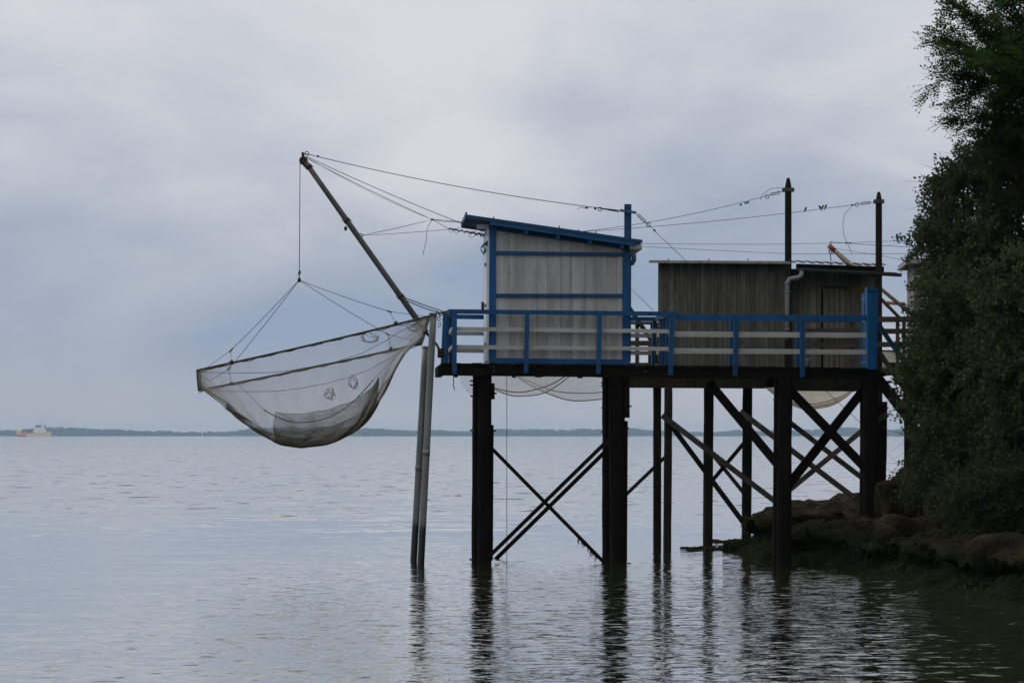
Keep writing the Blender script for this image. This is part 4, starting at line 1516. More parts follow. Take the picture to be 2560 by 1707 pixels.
mt = lA(762, 384, VM)
pa = lA(1549, 526, 1.5)
d_ = pa - mt
rigged('long top stay from the boom tip to the blue post', sag(mt, pa, 0.10, 24),
       [(lA(767, 384, VM), d_, 'eye'), (lA(795, 391, VM), d_, 'clip'), (lA(1466, 520, 1.49), d_, 'clip'), (lA(1488, 522, 1.49), d_, 'clip'),
        (lA(1500, 523, 1.49), d_, 'eye'), (lA(1524, 525, 1.5), d_, 'tube')], 0.0072,
       extra=[[lA(1443, 523, 1.49), lA(1452, 519, 1.49), lA(1475, 520, 1.49)]])
hw = lA(1218, 583, 1.0)
rigged('stay from the boom tip to the seaward wall of the hut', sag(lA(765, 391, VM), hw, 0.04, 16), [(hw, (1, 0, 0), 'eye')], 0.0065)
kn = lA(1080, 549, 1.1)
rigged('thin pair of stays from the boom tip to a knot before the roof', sag(lA(765, 393, VM), kn, 0.05, 14) + sag(kn, lA(766, 396, VM), 0.015, 14)[1:], [(kn, (1, 0, -.1), 'clip')], 0.0045,
       extra=[[kn, lA(1068, 570, 1.1), lA(1066, 600, 1.1), lA(1057, 637, 1.1)]])
cable('twisted double line running from the knot to the roof edge', [kn, lA(1110, 551, 1.0), lA(1152, 554, .95), lA(1215, 558, .9), lA(1152, 556.5, .95), lA(1105, 553.5, 1.0), kn], 0.0055)
mm_ = lA(902, 589, VM)
rigged('two thin lines from the middle of the boom towards the roof', sag(mm_, kn, 0.01, 8) + sag(kn, mm_, 0.012, 8)[1:] + sag(mm_, lA(1150, 571, 1.0), 0.01, 8)[1:], [(mm_, (1, 0, .1), 'eye')], 0.0045)
# tangled chain bundle at the hut's corner
tg = Thing('chain_bundle', 'tangled bundle of dark chain and wire at the seaward wall of the hut', 'chain', A, tuple(lA(1212, 590, .9)))
c0_, c1_ = lA(1122, 572, 1.0), lA(1212, 588, 0.9)
ms = Mesh().tube([kn, c0_], 0.005, 5)
dd = (c1_ - c0_)
n = 30
for i in range(n):
    p = c0_ + dd * (i / n) + Vector((0, 0, 0.012 * math.sin(i * 1.3)))
    ax = dd.normalized()
    ms.beam(p - ax * 0.016, p + ax * 0.016, (0.03 if i % 2 else 0.014) * (0.6 + i / n), 0.02)
tg.part('chain', ms, 'iron')
ms = Mesh()
for px, py, r_ in ((1129, 576, .04), (1142, 579, .035), (1180, 586, .055), (1196, 580, .05), (1205, 588, .04)):
    ms.ring(lA(px, py, .92), r_, 0.004, (0.2, 1, 0.1), 12, 4)
tg.part('wire_loops', ms, 'cable')
cable('upper of two dark ropes from the boom to the railing corner', sag(lA(1001, 740, VM), lA(1107, 778, 1.0), 0.01, 6), 0.010, 'rope', 'rope')
cable('lower of two dark ropes from the boom, ending at the guide pole cap', sag(lA(1000, 743, VM), lA(1090, 779, 0.4), 0.02, 8), 0.010, 'rope', 'rope')
# lashing between pole cap and railing
ls = Thing('rope_lashing', 'knotted rope lashing between the guide pole cap and the railing corner', 'rope', A, tuple(lA(1098, 830, 0.3)))
ms = Mesh()
ms.tube([lA(1091, 779, .05), lA(1098, 783, .1), lA(1106, 781, .2), lA(1116, 779, .2), lA(1123, 776, .1)], 0.018, 6)
ms.tube([lA(1094, 781, .05), lA(1100, 790, .05), lA(1108, 784, .1), lA(1112, 792, .1), lA(1107, 800, .1), lA(1114, 785, .1)], 0.014, 6)
ls.part('knot', ms, 'rope')
ms = Mesh()
ms.ring(lA(1099, 812, .1), 0.030, 0.007, (0.3, 1, 0), 14, 5, (0.7, 1.6))
ms.ring(lA(1097, 797, .1), 0.028, 0.008, (0.4, 1, 0.2), 14, 5, (1, 1.2))
ls.part('loops', ms, 'rope')
cable('thin dark line hanging from the deck down into the water between the piles', [lA(1267, 938, 0.3), lA(1267, 1180, 0.3), lA(1267, 1424, 0.3)], 0.006, 'cable', 'hanging_line')
cable('short frayed rope end dangling under the seaward corner of the deck', [lA(1134, 937, .05), lA(1134, 955, .05), lA(1133, 962, .05), lA(1137, 975, .05)], 0.009, 'rope', 'rope_end')
# long stay from the blue post to the pile by the bank
pb = lA(1590, 533, 1.5)
pe = lA(2158, 1062, 0.75)
dd = pe - pb
rigged('long stay sloping from the blue post down past the grey hut', sag(pb, pe, 0.03, 24),
       [(pb + dd * 0.025, dd, 'turnbuckle'), (pb + dd * 0.055, dd, 'eye'), (pb + dd * 0.082, dd, 'clip')], 0.0055)

# ------------------------------------------------------------------ grey pier and hut
lG = G.loc
gp_ = Thing('timber_pier', 'brown timber pier on slim piles carrying the weathered grey hut', 'pier', G, (lG(1850, 1370, 0.8).x, 0.8, 0))


def zpix(py, D):
    return CAMZ + (HOR - py) * D / F


for args in ((1643, 968, 1643, 1374, 20, 0.35, 1), (1671, 970, 1668, 1377, 20, 0.0, 2), (1772, 970, 1769, 1366, 24, 1.6, 3), (1869, 970, 1866, 1352, 24, 1.7, 4),
             (1968, 940, 1966, 1330, 18, -0.02, 5), (2197, 940, 2197, 1270, 18, -0.02, 6)):
    px0, py0, px1, py1, w, v, sd_ = args
    pile(gp_, px0, py0, px1, py1, w, v, G, 'pile', seed=20 + sd_)
# far row, mostly hidden
for px in (1541, 1958, 2185):
    pile(gp_, px, 960, px, 1345, 20, 2.9, G, 'pile', seed=40 + px)
for p0, p1, w, m_, v in (((1540, 1260), (1664, 1141), 9, 'pile', 0.30), ((1655, 1038), (1950, 1262), 14, 'bracewood', -0.14), ((1668, 1050), (1866, 1316), 13, 'pile', 1.42),
                         ((1778, 1204), (1866, 1100), 10, 'pile', 1.75), ((1782, 1136), (1866, 1240), 10, 'bracewood', 1.85), ((1850, 1028), (2168, 1268), 14, 'bracewood', 0.20),
                         ((1972, 1054), (2168, 1204), 13, 'bracewood', 1.2), ((1972, 1226), (2168, 1066), 13, 'bracewood', 0.35)):
    bm(gp_, 'brace', m_, p0, p1, w, 0.06, v, fr=G)
bm(gp_, 'edge_beam', 'pile', (1560, 956), (1914, 958), 26, 0.16, 0.10, fr=G)
bm(gp_, 'edge_beam', 'pile', (1948, 961), (2165, 963), 31, 0.16, 0.10, fr=G)
bm(gp_, 'edge_beam', 'pile', (1560, 956), (2165, 958), 22, 0.14, 2.9, fr=G)
gz_ = lG(1700, 926, 0.1).z
u = lG(1556, 930, 0).x
while u < lG(2260, 930, 0).x:
    gp_.part('deck_plank', Mesh().box((u, -0.05, gz_ - 0.05), (u + 0.19, 3.0, gz_)), 'pile')
    u += 0.20
for px in (1640, 1800, 1990, 2180):
    a = lG(px, 940, 0.1)
    gp_.part('cross_beam', Mesh().box((a.x - .06, 0.18, gz_ - 0.2), (a.x + .06, 2.83, gz_ - 0.052)), 'pile')

# brown railings of the grey pier
br = Thing('pier_railing', 'short brown post and rail fence at the seaward end of the grey pier', 'railing', G, (lG(1600, 900, .5).x, 0.5, gz_))
for px in (1593, 1631, 1646):
    bm(br, 'post', 'brownrail', (px, 806), (px, 915), 10, 0.07, 0.10 if px < 1640 else 0.5, fr=G)
bm(br, 'rail', 'brownrail', (1560, 807), (1640, 808), 7, 0.09, 0.02, fr=G)
bm(br, 'rail', 'brownrail', (1560, 858), (1645, 858), 13, 0.03, 0.05, fr=G)
bm(br, 'rail', 'brownrail', (1560, 911), (1640, 911), 9, 0.03, 0.05, fr=G)
br2 = Thing('pier_railing', 'brown post and rail fence running from the grey hut into the shrub', 'railing', G, (lG(2150, 900, 0).x, 0.0, gz_))
for px in (2008, 2128, 2244, 2260):
    bm(br2, 'post', 'brownrail', (px, 795), (px, 918), 9, 0.07, -0.12 if px < 2250 else 0.3, fr=G)
bm(br2, 'rail', 'brownrail', (2000, 799), (2330, 798), 14, 0.04, -0.17, fr=G)
bm(br2, 'rail', 'brownrail', (2000, 828), (2330, 828), 13, 0.04, 0.5, fr=G)
bm(br2, 'rail', 'brownrail', (2000, 861), (2330, 861), 13, 0.04, -0.17, fr=G)

# weathered hut
gh = Thing('fishing_hut', 'weathered grey board hut with a low roof and leaning gutter', 'hut', G, (lG(1850, 920, 1.5).x, 1.5, gz_))
GV = 0.30
x = 1645.0
while x < 1962:
    w = random.uniform(9.5, 14)
    x1 = min(x + w, 1964)
    if 1964 - x1 < 5:
        x1 = 1964
    gh.part('board', Mesh().prism(quadpts(G, [(x + .35, 926), (x1 - .35, 926), (x1 - .35, 655), (x + .35, 654)], GV), GV + random.uniform(-.008, .008), GV + 0.03), 'grey')
    x = x1
a, b = lG(1645, 926, GV), lG(1964, 654, GV)
gh.part('wall_lining', Mesh().box((a.x + .01, GV + .034, gz_), (b.x, GV + .05, b.z - .02)), 'tarbeam')
GB = 2.9
nb = 12
for i in range(nb):
    v0 = GV + 0.06 + (GB - GV - 0.06) * i / nb
    gh.part('board', Mesh().box((a.x, v0, gz_), (a.x + .03, v0 + (GB - GV - .06) / nb - 0.006, b.z - 0.12)), 'grey')
# recessed part with the door, under the lean-to roof
RV = 0.75
x = 1966.0
while x < 2198:
    w = random.uniform(11, 17)
    x1 = min(x + w, 2200)
    yb = 712 if 2060 < (x + x1) / 2 < 2112 else 926
    if True:
        gh.part('board', Mesh().prism(quadpts(G, [(x + .4, yb), (x1 - .4, yb), (x1 - .4, 672), (x + .4, 672)], RV), RV + random.uniform(-.008, .008), RV + 0.03), 'shadewood')
    x = x1
a2, b2 = lG(1966, 926, RV), lG(2200, 672, RV)
gh.part('wall_lining', Mesh().box((a2.x, RV + .034, gz_), (b2.x, RV + .05, b2.z)), 'tarbeam')
gh.part('end_wall', Mesh().box((b.x - .03, GV + .055, gz_), (b.x, RV - .01, b.z - .05)), 'shadewood')
gh.part('end_wall', Mesh().box((b2.x - .03, RV + .055, gz_), (b2.x, GB, b2.z - .05)), 'shadewood')
gh.part('back_wall', Mesh().box((a.x + .04, GB - .03, gz_), (b2.x - .04, GB, b.z - .2)), 'shadewood')
dr = gh.part('door', Mesh().prism(quadpts(G, [(2058, 924), (2112, 924), (2112, 712), (2058, 712)], RV), RV - 0.03, RV + 0.02), 'shadewood')
for k in range(1, 4):
    q = lG(2058 + 13.5 * k, 800, RV)
    gh.part('door_batten', Mesh().prism(quadpts(G, [(2058 + 13.5 * k - 1, 922), (2058 + 13.5 * k + 1, 922), (2058 + 13.5 * k + 1, 722), (2058 + 13.5 * k - 1, 722)], RV), RV - 0.045, RV - 0.031), 'brownrail', dr)
bm(gh, 'lintel', 'brownrail', (2060, 717), (2120, 719), 7, 0.04, RV - 0.02, fr=G)
bm(gh, 'plaque', 'plaque', (2132, 725), (2162, 725), 13, 0.03, RV - 0.03, fr=G)
# roofs
q0, q1 = lG(1622, 651, -0.05), lG(1976, 653.5, -0.05)
gr = gh.part('roof', Mesh().add([(q0.x, -.05, q0.z - .05), (q1.x, -.05, q1.z - .05), (q1.x, 3.15, q1.z + .16), (q0.x, 3.15, q0.z + .16),
                                 (q0.x, -.05, q0.z), (q1.x, -.05, q1.z), (q1.x, 3.15, q1.z + .21), (q0.x, 3.15, q0.z + .21)],
                                [(0, 3, 2, 1), (4, 5, 6, 7), (0, 1, 5, 4), (1, 2, 6, 5), (2, 3, 7, 6), (3, 0, 4, 7)]), 'sheet')
for px in (1671, 1772, 1870):
    q = lG(px, 648, 0.0)
    gh.part('roof_bolt', Mesh().tube([(q.x, 0, q.z - .03), (q.x, 0, q.z + .012)], 0.012, 6), 'iron', gr)
# corrugated lean-to: waves across u, seen end-on at the eave
ua, ub = lG(1967, 660, -0.02).x, lG(2215, 666, -0.02).x
za, zb_ = lG(1967, 654, -0.02).z, lG(2215, 664, -0.02).z
n = 13 * 10
vs, fs = [], []
for i in range(n + 1):
    k = i / n
    uu_ = ua + (ub - ua) * k
    ph = (k * 10.5) % 1.0
    h = 0.040 * (1 - ph) ** 1.5 + 0.012 * math.sin(ph * math.pi)
    zz = za + (zb_ - za) * k + h
    for v_, dz in ((-0.02, 0), (1.6, 0.10)):
        vs += [(uu_, v_, zz + dz), (uu_, v_, zz + dz - 0.018)]
for i in range(n):
    o_ = i * 4
    fs += [(o_, o_ + 4, o_ + 6, o_ + 2), (o_ + 1, o_ + 3, o_ + 7, o_ + 5), (o_, o_ + 1, o_ + 5, o_ + 4), (o_ + 2, o_ + 6, o_ + 7, o_ + 3)]
gh.part('lean_to_roof', Mesh().add(vs, fs), 'sheet')
bm(gh, 'eave_board', 'tarbeam', (1990, 666), (2210, 673), 13, 0.04, 0.10, fr=G)
# sagging gutter and the downpipe with its bend
g0, g1 = lG(1990, 671, 0.0), lG(2254, 684, -0.05)
gut = Mesh()
nn_ = 10
vs, fs = [], []
for i in range(11):
    t = i / 10
    c = g0.lerp(g1, t)
    for k in range(nn_ + 1):
        an = math.pi + math.pi * k / nn_
        vs.append((c.x, c.y + math.cos(an) * 0.06, c.z + math.sin(an) * 0.065))
fs = [(i * (nn_ + 1) + k, (i + 1) * (nn_ + 1) + k, (i + 1) * (nn_ + 1) + k + 1, i * (nn_ + 1) + k + 1) for i in range(10) for k in range(nn_)]
gut.add(vs, fs, True)
gut.prism([(g0.x, g0.z - .005), (g0.x, g0.z + .02), (g0.x + 2.0, lG(2254, 684, -.05).z + .03), (g1.x, g1.z - .005)][::-1], 0.055, 0.066)
gt = gh.part('gutter', gut, 'gutter')
dp = [lG(2004, 676, 0.0), lG(2003, 688, -0.04), lG(1996, 694, -0.09), lG(1984, 696, -0.13), lG(1974, 698, -0.14), lG(1969, 706, -0.14), lG(1968, 725, -0.14), lG(1968, 790, -0.14), lG(1967, 850, -0.14)]
dpo = gh.part('downpipe', Mesh().tube(dp, 0.050, 12), 'pipe')
for py in (708, 731, 823):
    q = lG(1968, py, -0.14)
    gh.part('pipe_collar', Mesh().tube([q - Vector((0, 0, .02)), q + Vector((0, 0, .02))], 0.056, 12), 'pipe', dpo)

# tall poles rising through the grey pier
for (px, ty, w, lab, cy, cw) in ((1970.5, 445, 16.5, 'taller pointed dark pole rising in front of the grey hut', 475, 30),
                                 (2197, 480, 16, 'pointed dark pole beside the gate, shorter of the two', 504, 26)):
    th = Thing('mooring_pole', lab, 'pole', G, (lG(px, 920, 0.02).x, 0.02, gz_), 'tall poles of the grey pier')
    a, b = lG(px, ty, 0.02), lG(px, 930, 0.02)
    hw_ = w * 56.3 / F / 2
    ms = Mesh()
    vs = []
    prof_ = [(0.0, .38), (0.04, .58), (0.17, .96), (0.30, .98), (1.2, 1.0), (2.4, 1.0), (a.z - b.z, 1.08)]
    for dz, k in prof_:
        for kx, ky in ((-1, -.55), (-.55, -1), (.55, -1), (1, -.55), (1, .55), (.55, 1), (-.55, 1), (-1, .55)):
            vs.append((a.x + kx * hw_ * k, 0.02 + ky * hw_ * k, a.z - dz))
    fs = [((i + 1) * 8 + k, (i + 1) * 8 + (k + 1) % 8, i * 8 + (k + 1) % 8, i * 8 + k) for i in range(len(prof_) - 1) for k in range(8)]
    fs.append(tuple(range(8)))
    ms.add(vs, fs)
    sh = th.part('shaft', ms, 'pile')
    q = lG(px, cy, 0.02)
    cwm = cw * 56.3 / F / 2
    th.part('collar', Mesh().box((q.x - cwm, -0.075, q.z - .036), (q.x + cwm, -0.055, q.z + .036)).box((q.x - cwm, 0.09, q.z - .036), (q.x + cwm, 0.11, q.z + .036))
            .tube([(q.x - cwm * 0.8, -0.09, q.z), (q.x - cwm * 0.8, 0.125, q.z)], 0.014, 6).tube([(q.x + cwm * 0.8, -0.09, q.z), (q.x + cwm * 0.8, 0.125, q.z)], 0.014, 6), 'galv', sh)

# boom of the grey pier, mostly behind the blue hut
gb = Thing('net_boom', 'grey boom leaning up behind the blue hut', 'boom', G, tuple(lG(1632, 855, 1.2)))
gb.part('tube', Mesh().tube([lG(1636, 862, 1.2), lG(1442, 577, 1.2)], 0.05, 10), 'galv')
gb.part('heel', Mesh().box(tuple(lG(1630, 874, 1.2) - Vector((.08, .06, 0.3))), tuple(lG(1640, 858, 1.2) + Vector((.03, .06, 0)))), 'iron')
tipg = lG(1444, 580, 1.2)
p1 = lG(1957, 478, 0.0)
d_ = p1 - tipg
rigged('stay from behind the blue hut roof up to the taller pole', sag(tipg, p1, 0.10, 20),
       [(lG(1852, 512, .2), d_, 'clip'), (lG(1864, 508, .2), d_, 'clip'), (lG(1870, 506, .2), d_, 'clip'), (lG(1918, 492, .1), d_, 'eye'), (lG(1938, 484, .05), d_, 'turnbuckle')],
       0.0055, frame=G, extra=[[lG(1900, 501, .1), lG(1907, 487, .1), lG(1925, 473, .05), lG(1945, 469, 0), lG(1958, 472, 0)]])
p2 = lG(2186, 505, 0.0)
d_ = p2 - tipg
birdline = sag(tipg, p2, 0.06, 24)
rigged('stay with four birds perched on it, ending at the shorter pole', birdline,
       [(lG(2131, 513, 0), d_, 'clip'), (lG(2142, 512, 0), d_, 'eye'), (lG(2164, 508, 0), d_, 'turnbuckle')], 0.0055, frame=G,
       extra=[[lG(2131, 514, 0), lG(2112, 535, 0), lG(2107, 560, 0), lG(2110, 590, 0), lG(2120, 612, 0), lG(2129, 634, 0)]])
for lab, pts in (('upper of two thin level wires passing over the grey hut roof', [lG(1560, 609, 2.5), lG(1900, 611, 2.6), lG(2090, 608, 2.7), lG(2330, 599, 2.8)]),
                 ('lower of two thin level wires passing over the grey hut roof', [lG(1560, 614, 2.5), lG(1750, 624, 2.6), lG(1980, 635, 2.7), lG(2330, 634, 2.8)]),
                 ('thin wire behind the hut slanting down to the seaward railing of the grey pier', [lG(1540, 685, 1.5), lG(1645, 788, 0.6)])):
    cable(lab, pts, 0.0045, frame=G, name='wire')

# birds on the wire


def bird(px, lab, face):
    # point on the stay under that pixel
    best = min(((G.world(a.lerp(b, k / 20)), a.lerp(b, k / 20)) for a, b in zip(birdline[:-1], birdline[1:]) for k in range(20)),
               key=lambda q: abs(1280 + F * q[0].x / q[0].y - px))[1]
    z = best.z + 0.006
    t = Thing('bird', lab, 'bird', G, (best.x, best.y, z), 'birds perched on the stay')
    m_ = Mesh()
    s = face
    S_ = 0.60
    def q(a, b, c=0.0):
        return (best.x + s * a * S_, best.y + c * S_, z + b * S_)
    m_.tube([q(-.045, -.030), q(-.030, .0), q(-.012, .032), q(.006, .062), q(.014, .084), q(.020, .098), q(.030, .106), q(.040, .104), q(.055, .098)],
            [r * S_ for r in (.004, .014, .030, .035, .029, .023, .023, .015, .001)], 9)
    t.part('body', m_, 'feather')
    t.part('tail', Mesh().beam(q(-.035, -.015), q(-.055, -.075), 0.012, 0.020), 'feather')
    for k in (-1, 1):
        t.part('wing', Mesh().tube([q(.004, .07, k * .026), q(-.024, .03, k * .027), q(-.052, -.03, k * .010)], [.010 * S_, .014 * S_, .003 * S_], 6), 'feather')
    t.part('breast', Mesh().blob(q(.018, .05), .018 * S_, .024 * S_, .030 * S_, 8, 6), 'feather_pale')


bird(2013, 'dark bird perched alone on the wire', 1)
bird(2050, 'dark bird in the row of three, the one on the side of the lone bird', -1)
bird(2057, 'dark bird in the middle of the row of three', 1)
bird(2064, 'dark bird in the row of three, the one nearest the shorter pole', 1)

# bucket on the walkway
q = lA(2018, 917, 0.62)
bk = Thing('bucket', 'small stained white bucket standing on the walkway', 'bucket', A, tuple(q))
bk.part('pail', Mesh().tube([q, q + Vector((0, 0, 0.13)), q + Vector((0, 0, .14))], [0.055, 0.072, 0.076], 14), 'bucket')
bk.part('rim', Mesh().ring(q + Vector((0, 0, .14)), 0.075, 0.007, (0, 0, 1), 16, 5), 'bucket')

# ------------------------------------------------------------------ nets of the piers behind


def bagnet(label, frame, pA, pB, v0, v1, depth_px, seed, mtl, hem, rope_px):
    a, b = frame.loc(pA[0], pA[1], v0), frame.loc(pB[0], pB[1], v0)
    c, d = frame.loc(pB[0], pB[1], v1), frame.loc(pA[0], pA[1], v1)
    c.z, d.z = b.z, a.z
    c.x, d.x = b.x, a.x
    Dm = frame.world(a).y
    th = Thing('lift_net', label, 'fishing net', frame, ((a.x + b.x) / 2, (v0 + v1) / 2, a.z - depth_px * Dm / F))
    n_, m_ = 60, 50
    s, t = np.meshgrid(np.linspace(0, 1, n_), np.linspace(0, 1, m_), indexing='ij')
    A_, B_, C_, D_ = (np.array(q) for q in (a, b, c, d))
    P_ = A_ * ((1 - s) * (1 - t))[..., None] + B_ * (s * (1 - t))[..., None] + C_ * (s * t)[..., None] + D_ * ((1 - s) * t)[..., None]
    dep = depth_px * Dm / F * (1 - np.abs(2 * s - 1) ** 2.1) * (1 - np.abs(2 * t - 1) ** 2.2)
    dep *= 1 + 0.05 * np.sin(s * 5 + seed) * np.sin(t * 7 + seed) + 0.012 * np.sin(s * 23 + t * 9)
    P_[..., 2] -= dep
    i, j = np.meshgrid(np.arange(n_ - 1), np.arange(m_ - 1), indexing='ij')
    k = (i * m_ + j).ravel()
    th.raw('netting', P_.reshape(-1, 3), np.stack([k, k + 1, k + m_ + 1, k + m_], 1), mtl, smooth=True)
    if hem:
        sel = P_[:, (t[0] > 0.3) & (t[0] < 0.7)]
        n2, m2 = sel.shape[:2]
        i, j = np.meshgrid(np.arange(n2 - 1), np.arange(m2 - 1), indexing='ij')
        k = (i * m2 + j).ravel()
        th.raw('bottom_panel', (sel - np.array([0, 0, .012])).reshape(-1, 3), np.stack([k, k + 1, k + m2 + 1, k + m2], 1), hem, smooth=True)
    for p0, p1 in ((a, b), (b, c), (c, d), (d, a)):
        th.part('frame_bar', Mesh().tube([p0, p1], 0.02, 6), 'barwood')
    for tt_ in rope_px:
        jj_ = int(tt_ * (m_ - 1))
        th.part('border_rope', Mesh().tube([tuple(P_[i_, jj_]) for i_ in range(n_)], 0.012, 5), 'thread_dark')
    return th


bagnet('pale fine net sagging below the deck between the two thickest piles', G, (1150, 915), (1440, 915), 0.2, 2.2, 74, 0.3, 'finenet', None, (0.3, 0.5))
bagnet('pale net bag overlapping the first one behind the thick pile', G, (1255, 915), (1640, 915), 0.9, 3.0, 82, 1.7, 'finenet', None, (0.5, 0.75))
T = Frame(R(-4.0), 2030, 63.0)
bagnet('cream net bag hanging below the walkway between crossed braces', T, (1880, 925), (2190, 925), 0.0, 2.6, 93, 2.2, 'creamnet', 'brownnet', (0.3,))
single('netting_scrap', 'crumpled scrap of pale net beside the seaward pile under the deck', 'fishing net', G,
       Mesh().add([tuple(lG(1150 + 3.0 * i + 2 * math.sin(j * 1.7), 934 + 8.6 * j * (0.35 + 0.065 * i), 0.3 + 0.12 * math.sin(i * 1.2 + j))) for i in range(11) for j in range(8)],
                  [(i * 8 + j, i * 8 + j + 1, (i + 1) * 8 + j + 1, (i + 1) * 8 + j) for i in range(10) for j in range(7)], True), 'finenet')

# third pier's boom and hut, half hidden by the shrubs
lT = T.loc
tb = Thing('net_boom', 'yellow two-legged boom with red cross bar behind the grey hut', 'boom', T, tuple(lT(2270, 795, 0.3)))
tp_ = lT(2076, 617, 0.3)
leg1 = [tp_, lT(2296, 800, -0.4)]
leg2 = [tp_, lT(2262, 808, 1.0)]
tb.part('leg', Mesh().tube(leg1, 0.042, 10), 'yellow')
tb.part('leg', Mesh().tube(leg2, 0.038, 10), 'yellow')
tb.part('cross_bar', Mesh().tube([lT(2219, 757, 0.75), lT(2260, 760, -0.28)], 0.038, 8), 'red')
tb.part('tip_fitting', Mesh().tube([lT(2072, 614, .3), lT(2087, 627, .27)], 0.055, 8), 'red')
q = lT(2079, 628, 0.3)
tb.part('pulley', Mesh().ring(q, 0.06, 0.012, (0, 1, 0), 16, 5).tube([q + Vector((-.06, 0, 0)), q + Vector((.06, 0, 0))], .008, 5).tube([q + Vector((0, 0, -.06)), q + Vector((0, 0, .06))], .008, 5), 'iron')
tb.part('hanging_chain', Mesh().tube([lT(2075, 633, .3), lT(2077, 645, .3), lT(2078, 662, .3)], 0.010, 5), 'iron')
tb.part('eye_link', Mesh().ring(lT(2077, 609, .3), 0.035, 0.008, (0.3, 1, 0), 10, 5, (0.7, 1.4)), 'iron')
rigged('thin wire from the yellow boom tip to the pale hut in the shrub', [lT(2079, 605, .3), lT(2130, 609, .3), lT(2320, 621, .3)], [(lT(2115, 607, .3), (1, 0, 0), 'clip'), (lT(2125, 608, .3), (1, 0, 0), 'clip')], 0.006, frame=T)
cable('fine wire slanting from the yellow boom tip down into the shrub', [lT(2090, 622, .3), lT(2190, 637, .3), lT(2320, 662, .3)], 0.0045, frame=T, name='wire')
cable('fine wire running beneath the yellow boom legs', [lT(2205, 758, .3), lT(2255, 800, .3)], 0.0045, frame=T, name='wire')
th3 = Thing('fishing_hut', 'pale board hut half hidden behind the shrub', 'hut', T, (lT(2330, 850, 1).x, 1.0, lT(2330, 850, 0.5).z))
for k in range(9):
    y0, y1 = 664 + 27 * k, 664 + 27 * (k + 1) - 1
    th3.part('board', Mesh().prism(quadpts(T, [(2285, y1), (2460, y1), (2460, y0), (2285, y0)], 0.4), 0.4 + 0.004 * (k % 2), 0.43), 'concretepale')
a = lT(2285, 907, 0.4)
b = lT(2285, 664, 0.4)
th3.part('side_wall', Mesh().box((a.x, 0.44, a.z), (a.x + 0.03, 2.6, b.z)), 'concretepale')
q0, q1 = lT(2265, 648, 0.1), lT(2480, 640, 0.1)
th3.part('roof', Mesh().beam(Vector((q0.x, 1.4, q0.z - .05)), Vector((q1.x, 1.4, q1.z - .05)), 0.11, 2.7), 'sheet')
th3.part('floor', Mesh().box((a.x - .6, 0.0, a.z - .12), (a.x + 2.0, 2.7, a.z)), 'pile')
for uo in (0.0, 1.7):
    for v in (0.3, 2.4):
        th3.part('stilt', Mesh().box((a.x + uo - .08, v - .08, -0.3), (a.x + uo + .08, v + .08, a.z - .12)), 'pile')
pan = Thing('net_screen', 'pale translucent net panel seen between steps and grey pier', 'net', T, tuple(lT(2225, 915, 0.2)))
pan.part('netting', Mesh().prism(quadpts(T, [(2200, 918), (2245, 918), (2242, 878), (2200, 876)], 0.2), 0.2, 0.205), 'creamnet')
pan.part('frame_bar', Mesh().tube([lT(2198, 876, .2), lT(2247, 878, .2)], 0.02, 6), 'barwood')

# ------------------------------------------------------------------ vegetation


def leaf_quads(cen, size, aspect, up_bias=0.3):
    n = len(cen)
    ax = rng.normal(0, 1, (n, 3))
    ax[:, 2] -= 0.1
    ax /= np.linalg.norm(ax, axis=1)[:, None]
    nr = rng.normal(0, 1, (n, 3))
    nr[:, 2] += up_bias
    sd_ = np.cross(ax, nr)
    sd_ /= np.linalg.norm(sd_, axis=1)[:, None] + 1e-9
    L_ = size[:, None]
    vs = np.stack([cen - ax * L_ * .5, cen + sd_ * L_ * aspect * .5 - ax * L_ * 0.05, cen + ax * L_ * .5, cen - sd_ * L_ * aspect * .5 - ax * L_ * 0.05], 1).reshape(-1, 3)
    return vs


